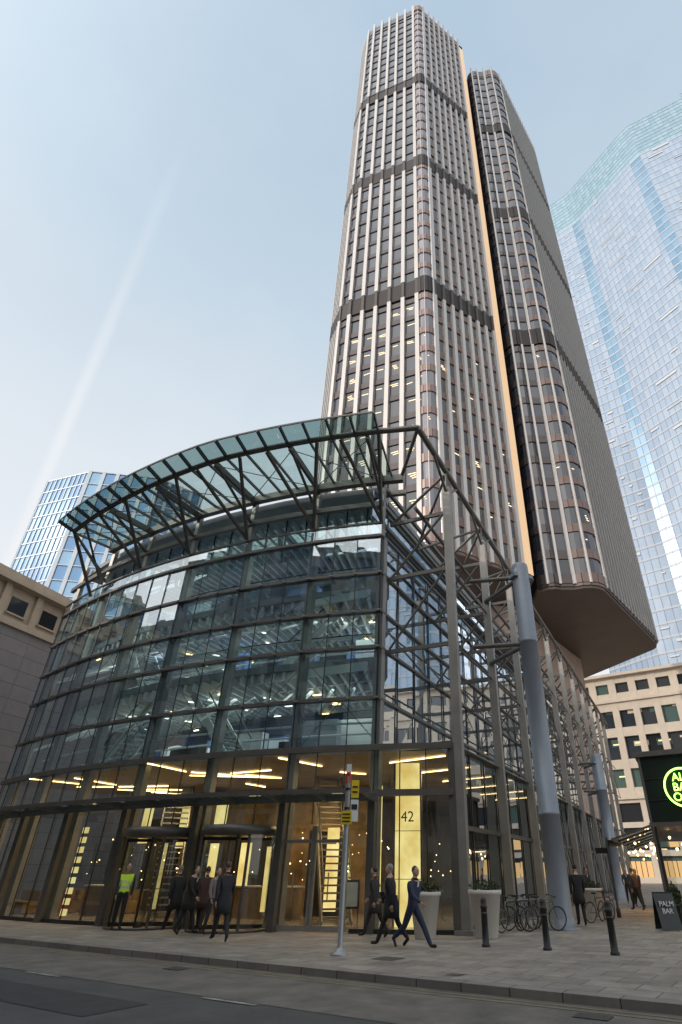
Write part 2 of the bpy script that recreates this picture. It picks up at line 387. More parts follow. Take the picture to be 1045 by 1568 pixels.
for (p,r,w,z0,z1) in ((12.6,31,0.35,0.4,5.0),(22.3,33,0.55,0.3,2.7),(25.3,33,0.4,0.3,2.7),(28.5,31,0.7,3.2,4.9),(31.2,32,0.4,2.6,4.8),(33.9,33,0.6,2.8,4.6),(19.0,34,0.3,0.3,2.5),(15.0,33,0.5,0.3,3.2)):
    mb.box(arc(p,r,(z0+z1)/2),(w,0.12,z1-z0),panelE,rz=-R(p))
for i in range(9):
    mb.box(arc(31.5,36.9,0.25+i*0.36),(0.32,0.1,0.22),panelE,rz=-R(34))
mb.build('lit_panels',pv)
mb=MB(); mb.box((0.0,24.0,2.62),(0.92,0.3,5.2),panelE,rz=-0.1); mb.box((-0.5,24.0,2.6),(0.06,0.34,5.22),steel,rz=-0.1); mb.box((0.5,24.0,2.6),(0.06,0.34,5.22),steel,rz=-0.1)
for z in(1.4,2.9,4.2): mb.box((0,23.99,z),(0.94,0.33,0.02),steel,rz=-0.1)
mb.build('lit_totem',pv)
mb=MB()
for i in range(17):
    p=random.uniform(7,40); r=random.uniform(30,37); a=random.uniform(-0.6,0.6)+random.choice((0,0,1.2))
    c=arc(p,r,5.30); L=random.uniform(0.6,1.4)
    mb.beam(c-Vector((math.cos(a),math.sin(a),0))*L,c+Vector((math.cos(a),math.sin(a),0))*L,0.05,0.04,warm)
for t in range(6): 
    c=lpt(1.5+t*3.0,5.30,-2.0); mb.beam(c-NU*1.3+U*0.3,c+NU*1.3-U*0.3,0.05,0.04,warm)
for i in range(46):
    p=random.uniform(11,42); r=random.uniform(30,36); z=random.choice((8.62,11.9))
    mb.box(arc(p,r,z),(0.4,0.08,0.04),random.choice((cool,warm)),rz=-R(p)+random.choice((0,1.2)))
for i in range(110):
    p=random.uniform(6,42); r=random.uniform(29.2,35)
    q=random.choice((0.016,0.022,0.03))
    mb.ball(arc(p,r,random.uniform(1.3,3.2)),(q,q,q),warm,6,4)
mb.build('lamps',pv)
def area(loc,e,size,col,name='ceiling_lamp_and_fill'):
    l=bpy.data.lights.new(name,'AREA'); l.energy=e; l.size=size; l.color=col
    o=bpy.data.objects.new(name,l); o.location=loc; sc.collection.objects.link(o); o.parent=pv
for (p,r,e) in((13,33.5,190),(21,32,130),(30,34,200),(38,34,150)): area(arc(p,r,5.15),e,1.6,(1,0.66,0.32))
for t in (5,14): area(lpt(t,5.15,-2.5),120,2.0,(1,0.66,0.32))
for p in (15,24,33,40):
    for z in(8.6,11.8,16.5): area(arc(p,33,z),150,4,(0.92,0.95,0.95))  # unseen fill lights, added to brighten the upper floors
for t in(10,24): 
    for z in(8.6,11.8): area(sidept(t,z,-4),80,3,(1,0.93,0.8))  # added fill for the upper floors behind the side glazing
mb=MB()
for a,b in zip(phs[:-1],phs[1:]): mb.quad([arc(a,38.2,3.75),arc(b,38.2,3.75),arc(b,39.5,3.85),arc(a,39.5,3.85)],gl_can2)
arcbeam(mb,9.6,43,39.52,3.86,0.09,0.14,steel)
arcbeam(mb,9.6,43,38.4,3.72,0.09,0.14,steel)
for p in phs[::3]+[12.4,17.5,22.8]: mb.beam(arc(p,38.1,3.7),arc(p,39.55,3.82),0.07,0.14,steel)
mb.build('door_canopy',pv)
mb=MB(); DR=1.27
for p in(17.4,22.5):
    c=arc(p,38.0,0); th0=-R(p)
    for sgn in(0,math.pi):
        k=8
        for i in range(k):
            a0=th0+sgn-0.75+1.5*i/k;a1=th0+sgn-0.75+1.5*(i+1)/k
            q=lambda a,z:(c.x+DR*math.cos(a),c.y+DR*math.sin(a),z)
            mb.quad([q(a0,0.05),q(a1,0.05),q(a1,2.7),q(a0,2.7)],gl_clear)
        for a in(th0+sgn-0.75,th0+sgn+0.75): mb.beam((c.x+DR*math.cos(a),c.y+DR*math.sin(a),0.02),(c.x+DR*math.cos(a),c.y+DR*math.sin(a),2.7),0.07,0.07,steel)
    mb.lathe(c,[(0.02,2.7),(DR+.05,2.7),(DR+.05,2.98),(0.02,2.98)],steel,28)
    mb.torus(c+Vector((0,0,0.04)),(1,0,0),(0,1,0),DR,0.04,steel,28)
    for i in range(4):
        a=th0+0.5+i*math.pi/2; d=Vector((math.cos(a),math.sin(a),0)); e=DR-.07
        mb.quad([c+d*0.06+Vector((0,0,.1)),c+d*e+Vector((0,0,.1)),c+d*e+Vector((0,0,2.6)),c+d*.06+Vector((0,0,2.6))],gl_clear)
        mb.beam(c+d*e+Vector((0,0,.05)),c+d*e+Vector((0,0,2.65)),0.05,0.05,steel_d)
        mb.beam(c+d*.05+Vector((0,0,.1)),c+d*e+Vector((0,0,.1)),0.05,0.12,steel_d)
        mb.beam(c+d*.05+Vector((0,0,2.6)),c+d*e+Vector((0,0,2.6)),0.05,0.1,steel_d)
        mb.beam(c+d*.3+Vector((0,0,1.1)),c+d*1.0+Vector((0,0,1.1)),0.03,0.04,steel_l)
for a,b in((11.2,13.05),(13.05,14.9)):
    mb.quad([arc(a,38,0.1),arc(b,38,0.1),arc(b,38,2.9),arc(a,38,2.9)],gl_clear)
    for p in(a+0.08,b-0.08): mb.beam(arc(p,38.02,0.02),arc(p,38.02,2.95),0.08,0.08,steel_l)
    mb.beam(arc(a,38.02,0.1),arc(b,38.02,0.1),0.07,0.16,steel_l); mb.beam(arc(a,38.02,2.5),arc(b,38.02,2.5),0.07,0.1,steel_l)
    mb.tube(arc((a+b)/2,38.12,0.8),arc((a+b)/2,38.12,1.6),0.02,steel_l)
mb.build('doors',pv)
mb=MB()
for a,b in zip(phs[:-1],phs[1:]):
    mb.quad([arc(a,36.6,14.4),arc(b,36.6,14.4),arc(b,36.6,17),arc(a,36.6,17)],random.choice(gl_front))
    mb.beam(arc(a,36.65,14.4),arc(a,36.65,17),0.05,0.05,steel_d)
    mb.quad([arc(a,38.02,14.42),arc(b,38.02,14.42),arc(b,38.02,15.0),arc(a,38.02,15.0)],random.choice(gl_front))
arcbeam(mb,10,43,38.0,16.05,0.2,0.24,steel)
arcbeam(mb,10,43,38.05,15.02,0.08,0.08,steel)
arcbeam(mb,8.5,36.5,38.1,17.35,0.3,0.34,steel)
arcbeam(mb,8.5,36.5,37.2,17.15,0.2,0.25,steel)
for z in(15.02,16.05,17.1): mb.beam(sidept(0,z,0),sidept(SIDE,z,0),0.16,0.18,steel)
for i in range(nb//2):
    mb.quad([sidept(i*3.6,14.4,-.5),sidept(i*3.6+3.6,14.4,-.5),sidept(i*3.6+3.6,17,-.5),sidept(i*3.6,17,-.5)],gl_side[0])
for p in COLS[:-1]: mb.beam(arc(p,37.9,14.3),arc(p,37.9,17.3),0.22,0.22,steel_l)
mb.build('terrace_storey',pv)
mb=MB()
PHE=36.6; PHS=9.3
def rb(p):
    t=max(0,(p-20)/(PHE-20)); return 41.3-1.0*t
def ro(p): t=max(0,(p-20)/(PHE-20)); return 42.25-1.05*t
def zz(r): return 17.55+ (r-38)*0.02
ncan=19
cp=[PHS+(PHE-PHS)*i/ncan for i in range(ncan+1)]
for a,b in zip(cp[:-1],cp[1:]):
    mb.quad([arc(a,38.1,zz(38)),arc(b,38.1,zz(38)),arc(b,rb(b)-0.12,17.62),arc(a,rb(a)-0.12,17.62)],gl_can)
    mb.quad([arc(a,rb(a)+0.12,17.66),arc(b,rb(b)+0.12,17.66),arc(b,ro(b),17.85),arc(a,ro(a),17.85)],gl_can2)
    mb.tube(arc(a,rb(a),17.6),arc(b,rb(b),17.6),0.13,steel,10)
    mb.beam(arc(a,ro(a),17.86),arc(b,ro(b),17.86),0.05,0.08,steel)
mb.tube(arc(PHS,41.3,17.6),(TIP.x,TIP.y,17.6),0.13,steel,10)
mb.tube((TIP.x,TIP.y,17.6),arc(8.6,38.1,17.5),0.09,steel,8)
for i,p in enumerate(cp):
    mb.beam(arc(p,38.0,17.50),arc(p,rb(p),17.52),0.07,0.13,steel)
    mb.beam(arc(p,rb(p)+0.1,17.6),arc(p,ro(p)+0.02,17.83),0.06,0.2,steel_d)
for p in COLS[:5]:
    base=arc(p,38.1,15.1)
    for q in(p-1.7,p+1.7):
        q2=min(max(q,PHS),PHE)
        mb.tube(base,arc(q2,rb(q2)-0.1,17.5),0.085,steel,8)
    mb.tube(arc(p,38.1,16.1),arc(p,rb(p),17.45),0.07,steel,8)
    mb.beam(arc(p,37.8,17.35),arc(p,rb(p),17.4),0.14,0.3,steel)
for a,b in zip(COLS[:5],COLS[1:6]):
    mb.tube(arc(a,38.3,17.3),arc(b,rb(b)-.2,17.4),0.022,steel_l,5); mb.tube(arc(b,38.3,17.3),arc(a,rb(a)-.2,17.4),0.022,steel_l,5)
e1=arc(PHE,rb(PHE),17.6); 
mb.tube(e1,arc(37.5,38.1,14.6),0.09,steel,8); mb.tube(e1,arc(35.5,38.1,15.1),0.07,steel,8); mb.tube(e1,arc(37.2,38.05,16.1),0.06,steel,8)
mb.tube(arc(34.5,rb(34.5),17.5),arc(37,38.1,15.6),0.06,steel,8)
mb.build('entrance_canopy',pv)
mb=MB()
def fpt(t,z,off=0.0):
    p=TIP+U*t+NU*off; return Vector((p.x,p.y,z))
FE=62
mb.tube(fpt(0,17.6),fpt(FE,17.6),0.14,steel,10)
mb.tube(fpt(2.5,15.3,-1.2),fpt(FE,15.3,-1.2),0.09,steel,8)
ts=[3.4+5.4*i for i in range(11)]
for i,t in enumerate(ts):
    mb.beam(fpt(t,0),fpt(t,16.6),0.34,0.28,steel_l)
    mb.box(fpt(t,0.06),(0.6,0.6,0.12),steel_l,rz=R(66))
    mb.tube(fpt(t,16.5),fpt(t,17.5),0.06,steel,8)
    mb.tube(fpt(t,16.3),fpt(t-1.5,17.5),0.07,steel,8); mb.tube(fpt(t,16.3),fpt(t+1.5,17.5),0.07,steel,8)
    for z in(5.5,9.2,12.5,15.3): mb.beam(fpt(t,z,0),fpt(t,z,-2.85),0.12,0.16,steel)
    mb.tube(fpt(t,15.3,-0.2),fpt(t,12.5,-2.8),0.06,steel,8); mb.tube(fpt(t,17.4,-0.1),fpt(t,15.3,-2.8),0.07,steel,8)
    mb.tube(fpt(t,12.5,-0.2),fpt(t,9.3,-2.8),0.05,steel,8)
    mb.tube(fpt(t,17.4),fpt(t+2.7,15.3,-2.7),0.07,steel,8); mb.tube(fpt(t+5.4,17.4),fpt(t+2.7,15.3,-2.7),0.07,steel,8)
    if i>2:
        mb.tube(fpt(t,12.5),fpt(t+5.4,9.2),0.03,steel,6); mb.tube(fpt(t,9.2),fpt(t+5.4,12.5),0.03,steel,6)
        mb.tube(fpt(t,0.3),fpt(t+5.4,5.4),0.035,steel,6); mb.tube(fpt(t,5.4),fpt(t+5.4,0.3),0.035,steel,6)
    for z in(5.4,9.2,12.5): mb.tube(fpt(t,z,-0.05),fpt(t+5.4,z,-0.05),0.05,steel,6)
mb.build('exoskeleton_frame',pv)
def bigcol(x,y,h,r):
    m=MB()
    m.lathe((x,y,0),[(r*1.5,0),(r*1.5,0.06),(r*1.08,0.06),(r*1.08,0.35),(r,0.4),(r,3.35),(r*1.04,3.36),(r*1.04,3.46),(r,3.47),(r,h*0.72),(r*1.04,h*0.72+.01),(r*1.04,h*0.72+.12),(r,h*0.72+.13),(r,h-0.25),(r*0.93,h-0.1),(r*0.55,h),(0.0,h)],bluegrey,28)
    t=(Vector((x,y,0))-TIP).dot(U)
    for z in(h-0.7,h*0.72): 
        if z<17: m.tube((x,y,z),fpt(t-0.5,z),0.11,steel,8); m.tube((x,y,z),fpt(t+2,z),0.11,steel,8)
    m.box((x,y,h-0.7),(1.0,0.5,0.16),bluegrey,rz=0.4)
    m.build('round_column',pv)
bigcol(5.2,23.3,13.75,0.38); bigcol(15.0,48.0,9.6,0.4)

# ------------------------------------------------------------------ office tower
tw=empty('office_tower')
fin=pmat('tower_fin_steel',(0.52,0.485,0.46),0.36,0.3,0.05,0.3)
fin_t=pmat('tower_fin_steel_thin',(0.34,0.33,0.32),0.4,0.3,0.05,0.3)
fin_d=pmat('tower_fin_dark_band',(0.075,0.062,0.056),0.5,0.3)  # darker metal where the fins cross the plant-floor belts
span=pmat('tower_spandrel',(0.085,0.068,0.066),0.25,0.3,0.15,0.5)
spanR=pmat('tower_spandrel_rose',(0.175,0.118,0.10),0.30,0.25,0.12,0.5)
span2=pmat('tower_corner_spandrel',(0.26,0.175,0.155),0.35,0.2,0.1,0.5)
tg=[pmat('tower_glass_%d'%i,c,0.06,0.0,spec=0.9) for i,c in enumerate([(0.035,0.038,0.054),(0.05,0.052,0.07),(0.022,0.025,0.034),(0.085,0.085,0.096),(0.05,0.047,0.053)])]
tgB=[pmat('tower_bay_glass_%d'%i,c,0.08,0.0,spec=0.9) for i,c in enumerate([(0.20,0.19,0.215),(0.14,0.14,0.165),(0.25,0.235,0.25)])]
belt=pmat('tower_plant_louvre',(0.032,0.024,0.021),0.6,0.2)
sunlit_strip=pmat('sunlit_strip_glow',(0.80,0.55,0.32),0.35,0.2,emit=((1.0,0.62,0.33),0.36))  # low sun on a narrow facet, put into its colour and emission
soff=pmat('tower_soffit',(0.10,0.071,0.057),0.55,0,0.15,0.3)
slot=pmat('tower_slot',(0.05,0.045,0.045),0.5,0.2)
core=brickmat('core_stone',(0.50,0.37,0.305),(0.46,0.34,0.28),(0.30,0.22,0.18),2.4,1.6,0.7,plane='Z',msize=0.02,noise=0.12)
FH=3.55; ZB=29.6
belts=[(69.6,73.0),(104.6,108.0),(138.6,142.0)]
towerlamp=emat('tower_window_lamp',(1.0,0.78,0.48),2.0)
def towerface(mb,P,Q,z0,z1,nb,finw=0.42,find=0.42,fins=True,sp=None,lights=0.0,finend=True,gls=None,hs=1.15,fm=None):
    sp=sp or span; gls=gls or tg; fm=fm or fin
    P=Vector((*P,0));Q=Vector((*Q,0));d=Q-P;L=d.length;d/=L;n=Vector((d.y,-d.x,0));b=L/nb
    nf=int((z1-z0)/FH)
    for k in range(nf+1):
        za=z0+k*FH; zb=min(za+FH,z1)
        if zb-za<0.3: continue
        for i in range(nb):
            a=P+d*(b*i);c=P+d*(b*(i+1)); j=[random.uniform(-.012,.012) for _ in range(4)]
            mb.quad([a+n*j[0]+Vector((0,0,za)),c+n*j[1]+Vector((0,0,za)),c+n*j[2]+Vector((0,0,zb)),a+n*j[3]+Vector((0,0,zb))],random.choice(gls))
            if lights and random.random()<lights and za<72 and za>32:
                cc=(a+c)/2+n*0.03+d*random.uniform(-.2,.2)+Vector((0,0,za+FH*random.uniform(.5,.7)))
                for q in range(random.choice((1,1,2,3))):
                    mb.obox(cc+Vector((0,0,-0.3*q))+d*0.12*q,(d+Vector((0,0,random.uniform(-.15,.15))))*(b*random.uniform(.12,.26)),n*0.008,Vector((0,0,0.06)),towerlamp)
        mb.obox((P+Q)/2+n*0.05+Vector((0,0,za+0.02)),d*(L/2-0.003),n*0.09,Vector((0,0,hs/2)),sp)
    for a,bz in belts+[(z0-0.2,z0+1.0),(z1-3.2,z1-0.3)]:
        if bz>z1+0.5: continue
        mb.obox((P+Q)/2+n*0.1+Vector((0,0,(a+bz)/2)),d*(L/2-0.002),n*0.13,Vector((0,0,(bz-a)/2)),belt if a>z0 and bz<z1-1 else sp)
    if fins:
        idx=range(nb+1) if finend else range(1,nb)
        cuts=sorted([z0-0.3]+[q for bl in belts for q in bl if bl[1]<z1]+[z1+1.6])
        for i in idx:
            c=P+d*(b*i)
            for k in range(len(cuts)-1):
                dark=k%2==1
                mb.obox(c+n*(find/2)+Vector((0,0,(cuts[k]+cuts[k+1])/2)),d*(finw/2*(0.8 if dark else 1)),n*(find/2*(0.85 if dark else 1)),Vector((0,0,(cuts[k+1]-cuts[k])/2)),fin_d if dark else fm)
def bump(c,r,a0,a1,k):
    return [(c[0]+r*math.cos(R(a0+(a1-a0)*i/k)),c[1]+r*math.sin(R(a0+(a1-a0)*i/k))) for i in range(k+1)]
mb=MB(); ZT=183.0
A2=(-11.7,57.6);A=(-9.0,53.1);B=(2.4,48.9);Cc=(12.6,55.8)
towerface(mb,(-12.3,72),A2,ZB,ZT-2,10,0.3,0.3)
towerface(mb,A2,(-9.9,54.0),ZB,ZT,5,0.32,0.3)
towerface(mb,(-9.9,54.0),(-8.4,52.95),ZB,ZT,1)
Bm=(1.35,49.33);Bp=(3.6,49.5)
towerface(mb,(-8.4,52.95),Bm,ZB,ZT,5,0.54,0.5,lights=0.8,hs=0.9)
bp=bump((2.45,49.9),1.28,206,322,6)
for a,b in zip(bp[:-1],bp[1:]): towerface(mb,a,b,ZB,ZT+0.8,1,fins=False,sp=span2,lights=0.15,gls=tgB)
for q in(bp[0],bp[-1],bp[3]): 
    v=(Vector(q)-Vector((2.45,49.9))).normalized()
    mb.tube((q[0]+v.x*.12,q[1]+v.y*.12,ZB-.3),(q[0]+v.x*.12,q[1]+v.y*.12,ZT+2),0.2 if q!=bp[3] else 0.06,fin,8)
towerface(mb,Bp,Cc,ZB,ZT,7,0.48,0.5,lights=0.2,sp=spanR)
mb.quad([(12.9,55.5,ZB),(14.15,56.6,ZB),(14.15,56.6,ZT-3),(12.9,55.5,ZT-3)],sunlit_strip)
mb.quad([(14.15,56.6,ZB),(14.0,70,ZB),(14.0,70,ZT-3),(14.15,56.6,ZT-3)],slot)
lob=[(-12.3,72),A2,(-9.9,54),(-8.4,52.95),Bm]+bp[1:-1]+[Bp,Cc,(14.1,56.7),(13.95,72)]
mb.prism(lob,ZB-0.5,ZB-0.3,soff); mb.prism(lob,ZT-0.6,ZT-0.4,belt)
mb.build('north_wing',tw)
mb=MB(); ZR=171.5
n1=bump((16.7,59.6),1.5,190,300,4); n2=bump((20.6,60.4),2.6,235,335,5)
mb.quad([(14.5,72,ZB),(15.1,59.5,ZB),(15.1,59.5,ZR),(14.5,72,ZR)],slot)
for a,b in zip(n1[:-1],n1[1:]): towerface(mb,a,b,ZB,ZR,1,fins=False,sp=span)
towerface(mb,n1[-1],n2[0],ZB,ZR,1,0.3,0.4)
for a,b in zip(n2[:-1],n2[1:]): towerface(mb,a,b,ZB,ZR,1,fins=False,sp=spanR,lights=0.08)
for q,cen in((n1[2],(16.7,59.6)),(n2[0],(20.6,60.4)),(n2[2],(20.6,60.4)),(n2[-1],(20.6,60.4))):
    v=(Vector(q)-Vector(cen)).normalized()
    mb.tube((q[0]+v.x*.12,q[1]+v.y*.12,ZB-.3),(q[0]+v.x*.12,q[1]+v.y*.12,ZR+2),0.22,fin,8)
E1=(34.6,75.6)
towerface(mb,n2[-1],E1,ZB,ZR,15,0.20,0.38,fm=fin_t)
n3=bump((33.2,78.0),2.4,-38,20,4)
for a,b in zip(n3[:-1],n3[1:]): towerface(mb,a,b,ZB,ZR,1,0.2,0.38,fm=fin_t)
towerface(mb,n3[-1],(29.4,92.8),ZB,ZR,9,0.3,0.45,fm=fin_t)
rp=[(14.5,72),(15.0,59.5)]+n1[1:]+n2+[E1]+n3+[(29.4,92.8),(22,93)]
mb.prism(rp,ZB-0.9,ZB-0.3,soff); mb.prism(rp,ZR-0.6,ZR-0.4,belt)
mb.build('east_wing',tw)
mb=MB()
mb.prism([(6,62),(14.0,63),(18.5,71.7),(26.1,82.9),(20,92),(-6,88),(-8,66)],0,ZB-1,core)
mb.prism([(6,63),(15,64),(20,73),(20,86),(-6,86),(-8,68)],ZB-0.2,176,slot)
mb.build('core',tw)

# ------------------------------------------------------------------ glass skyscraper right
gs=empty('glass_skyscraper')
sg=[pmat('sky_glass_%d'%i,c,0.28,0.15,spec=0.6) for i,c in enumerate([(0.27,0.35,0.46),(0.29,0.37,0.48),(0.25,0.33,0.44),(0.31,0.38,0.48)])]
sgb=[pmat('blue_glass_%d'%i,c,0.28,0.15,spec=0.6) for i,c in enumerate([(0.14,0.27,0.40),(0.17,0.30,0.43),(0.12,0.24,0.37)])]
sgc=[pmat('crown_glass_%d'%i,c,0.28,0.15,spec=0.6) for i,c in enumerate([(0.23,0.36,0.43),(0.26,0.39,0.46),(0.20,0.33,0.41)])]
sband=pmat('floor_band',(0.38,0.42,0.48),0.45,0.05); smul=pmat('mullion_pale',(0.33,0.40,0.47),0.45,0.05)
mb=MB()
gp=[(60,165),(68.6,150),(75.6,144.4),(78.3,141.2),(93.3,118),(96.2,114.3),(116,103.7),(150,88)]
tops=[270,277,277,277,277,277,281,288]
for i in range(len(gp)-1):
    gl=sgb if i in(2,4) else sg
    facade(mb,gp[i],gp[i+1],0,252,4.0,2.0,0.07,0.65,0.16,sband,gl,smul,jit=0.006)
    facade(mb,gp[i],gp[i+1],252,tops[i],2.6,2.0,0.08,0.12,0.16,smul,sgc,smul,jit=0.006)
whiteb=pmat('pale_blind',(0.52,0.54,0.57),0.5)
for z in range(8,250,4):
    for i in(1,3,5):
        if random.random()<.45: continue
        P=Vector((*gp[i],0));Q=Vector((*gp[i+1],0));d=(Q-P).normalized();n=Vector((d.y,-d.x,0)); a=random.uniform(0,.8); b=min(1,a+random.uniform(.05,.3))
        mb.obox(P.lerp(Q,(a+b)/2)+n*0.2+Vector((0,0,z+2.6)),d*((Q-P).length*(b-a)/2),n*0.03,Vector((0,0,random.uniform(.15,.5))),whiteb)
poly=gp+[(160,170),(80,185)]
mb.prism(poly,251.6,251.9,smul)
mb.build('facade',gs)

dt=empty('distant_office_tower')
dg=[pmat('blue_window_%d'%i,c,0.1,0.3,spec=0.8) for i,c in enumerate([(0.11,0.24,0.43),(0.15,0.30,0.48),(0.21,0.37,0.53)])]
dw=pmat('white_cladding',(0.55,0.60,0.65),0.5,0.1,0.05,0.2)
mb=MB()
facade(mb,(-92,122),(-87.3,110),0,81.5,3.6,3.0,0.3,0.3,0.3,dw,dg)
facade(mb,(-87.3,110),(-75.1,106),0,81.5,3.6,1.5,0.14,0.28,0.2,dw,dg)
facade(mb,(-75.1,106),(-60,108.8),0,81.5,3.6,3.0,0.8,0.22,0.3,dw,dg)
facade(mb,(-60,108.8),(-52,116),0,81.5,3.6,2.9,0.7,0.3,0.3,dw,dg)
mb.prism([(-92,122),(-87.3,110.1),(-75.1,106.1),(-60,108.9),(-52,116),(-60,135)],80.8,81.3,dw)
mb.build('facade',dt)

lb=empty('stone_office_building')
greyst=brickmat('grey_stone_cladding',(0.25,0.225,0.222),(0.225,0.205,0.205),(0.11,0.10,0.10),3.2,1.05,0.7,plane='Z',msize=0.02,off=0,noise=0.12)
beige=pmat('beige_stone',(0.46,0.37,0.275),0.8,0,0.1,1,0.2)
wdark=[pmat('dark_window_%d'%i,c,0.08,0,spec=0.8) for i,c in enumerate([(0.02,0.025,0.03),(0.05,0.055,0.06),(0.03,0.04,0.05)])]
u2=Vector((0.272,0.962,0)); n2v=Vector((0.962,-0.272,0)); P0=Vector((-31.4,38.2,0))
def lbp(t,off,z=0): p=P0+u2*t+n2v*off; return Vector((p.x,p.y,z))
mb=MB()
def pr(t0,t1,o0,o1,z0,z1,m): mb.prism([tuple(lbp(t0,o1)[:2]),tuple(lbp(t1,o1)[:2]),tuple(lbp(t1,o0)[:2]),tuple(lbp(t0,o0)[:2])],z0,z1,m)
pr(-14,30,-25,0,0,17.5,greyst)
pr(-14.2,30.2,-25.2,0.25,17.5,18.0,beige)
pr(-14,30,-25,-0.3,18.0,20.6,beige)
for i in range(14):
    mb.obox(lbp(-12+i*3.0,-0.28,19.2),u2*0.75,n2v*0.05,Vector((0,0,0.65)),wdark[i%3])
    mb.obox(lbp(-12+i*3.0,-0.2,18.5),u2*0.9,n2v*0.14,Vector((0,0,0.06)),beige)
    mb.obox(lbp(-10.5+i*3.0,-0.15,19.3),u2*0.28,n2v*0.16,Vector((0,0,1.29)),beige)
pr(-14.6,30.6,-25.6,0.55,20.6,20.95,beige); pr(-14.4,30.4,-25.4,0.3,20.95,21.5,beige)
mb.build('walls',lb)

rb_=empty('beige_stone_building')
cream=pmat('cream_stone',(0.58,0.50,0.41),0.8,0,0.08,0.6,0.1)
mb=MB()
w2=wdark+[pmat('green_window',(0.08,0.13,0.12),0.08,0,spec=0.8)]
facade(mb,(22,131),(84,92.5),0,13.5,4.5,5.2,1.1,0.9,0.6,cream,w2)
facade(mb,(22,131),(84,92.5),13.502,31,5.8,4.1,1.25,1.7,0.6,cream,w2)
facade(mb,(22.2,131.4),(84.2,92.9),31.4,36.4,5.0,4.1,1.5,1.5,0.5,cream,w2)
dd=(Vector((84,92.5,0))-Vector((22,131,0))).normalized(); nn=Vector((dd.y,-dd.x,0))
for z in(13.5,31.2,36.5): 
    c=(Vector((22,131,0))+Vector((84,92.5,0)))/2+nn*0.5+Vector((0,0,z)); mb.obox(c,dd*36.6,nn*0.45,Vector((0,0,0.28)),cream)
P=Vector((22,131,0))
for i in range(17):
    a=P+dd*(4.29*(i+.5))
    for z in(16.4,22.2,28.0): mb.obox(a+nn*0.04+Vector((0,0,z+random.uniform(.6,1.6))),dd*1.4,nn*0.02,Vector((0,0,random.uniform(.1,.7))),w2[3] if i%2 else cream)
    for z in(16.4,22.2,28.0): mb.obox(a+nn*0.06+Vector((0,0,z)),dd*0.06,nn*0.03,Vector((0,0,1.9)),cream)
    for z in(17.2,23.0):
        if random.random()<.5: mb.obox(a+nn*0.09+Vector((0,0,z)),dd*1.1,nn*0.02,Vector((0,0,0.12)),warm_s)
for i in range(14):
    a=P+dd*(5.21*(i+.5)); 
    mb.obox(a+nn*0.05+Vector((0,0,2.0)),dd*1.9,nn*0.02,Vector((0,0,1.3)),shopE)
    mb.obox(a+nn*0.05+Vector((0,0,6.3)),dd*1.9,nn*0.02,Vector((0,0,0.9)),shopE if i%2 else w2[3])
    for q in(-.9,0,.9): mb.obox(a+nn*0.1+dd*q+Vector((0,0,2.0)),dd*.06,nn*0.03,Vector((0,0,1.4)),steel_d)
mb.prism([(22.3,131.8),(84.4,93.3),(95,110),(33,149)],0,36.2,cream)
mb.build('facade',rb_)

ob=empty('terrace_office_building')
brick=brickmat('portland_stone',(0.38,0.35,0.31),(0.34,0.31,0.275),(0.22,0.20,0.18),1.2,0.5,0.8,plane='Z',noise=0.15)
mb=MB()
segs=[(-70,-44,24),(-44,-20,30),(-20,6,28),(6,30,31),(30,60,22)]
for i,(a,b,h) in enumerate(segs):
    P=sn(b,-9.0-0.15*(i%2));Q=sn(a,-9.0-0.15*(i%2))
    facade(mb,(P.x,P.y),(Q.x,Q.y),0,h,3.7,[3.2,2.6,4.0,3.0,3.4][i],[1.1,0.6,1.4,0.9,1.0][i],1.1,0.4,[brick,greyst,brick,greyst,brick][i],wdark+[w2[3]])
    mb.prism([tuple(sn(a,-9.4)[:2]),tuple(sn(b,-9.4)[:2]),tuple(sn(b,-20)[:2]),tuple(sn(a,-20)[:2])],0,h-0.2,brick)
mb.build('facade',ob)

# ------------------------------------------------------------------ bar kiosk at right
bk=empty('bar_pavilion')
mb=MB()
KP=Vector((9.9,25.9,0))
def kp(s,t,z): p=KP+S*s+Vector((0.40,0.917,0))*t; return Vector((p.x,p.y,z))
blackp=pmat('black_panel',(0.018,0.026,0.024),0.25,0.2,0.2,1); greenp=pmat('dark_green_glass',(0.02,0.05,0.04),0.1,0.2)
def kb(s0,s1,t0,t1,z0,z1,m): mb.prism([tuple(kp(s0,t0,0)[:2]),tuple(kp(s1,t0,0)[:2]),tuple(kp(s1,t1,0)[:2]),tuple(kp(s0,t1,0)[:2])],z0,z1,m)
kb(0,8,0,14,3.3,5.75,blackp); kb(-0.15,8.2,-0.15,14.2,5.75,5.95,steel); kb(-0.1,8.1,-0.1,14.1,3.15,3.3,steel)
for i in range(5): mb.beam(kp(i*2,-0.03,3.3),kp(i*2,-0.03,5.75),0.08,0.08,steel)
for z in(4.1,4.9): mb.beam(kp(0,-0.02,z),kp(8,-0.02,z),0.03,0.04,steel_d)
for i in range(8): mb.beam(kp(-0.02,i*2,0),kp(-0.02,i*2,5.75),0.09,0.09,steel)
for i in range(4): mb.beam(kp(0.1+i*2.6,0,0),kp(0.1+i*2.6,0,3.2),0.1,0.1,steel_d)
mb.quad([kp(0.1,0.6,0.1),kp(8,0.6,0.1),kp(8,0.6,3.1),kp(0.1,0.6,3.1)],gl_clear)
mb.quad([kp(0.1,0.6,0.1),kp(0.1,14,0.1),kp(0.1,14,3.1),kp(0.1,0.6,3.1)],gl_clear)
barw=pmat('bar_timber',(0.18,0.09,0.04),0.5,0,0.3,2)
kb(1,8,5,5.2,0.02,3.1,barw); kb(1.2,6,3.2,3.8,0.02,1.1,barw)
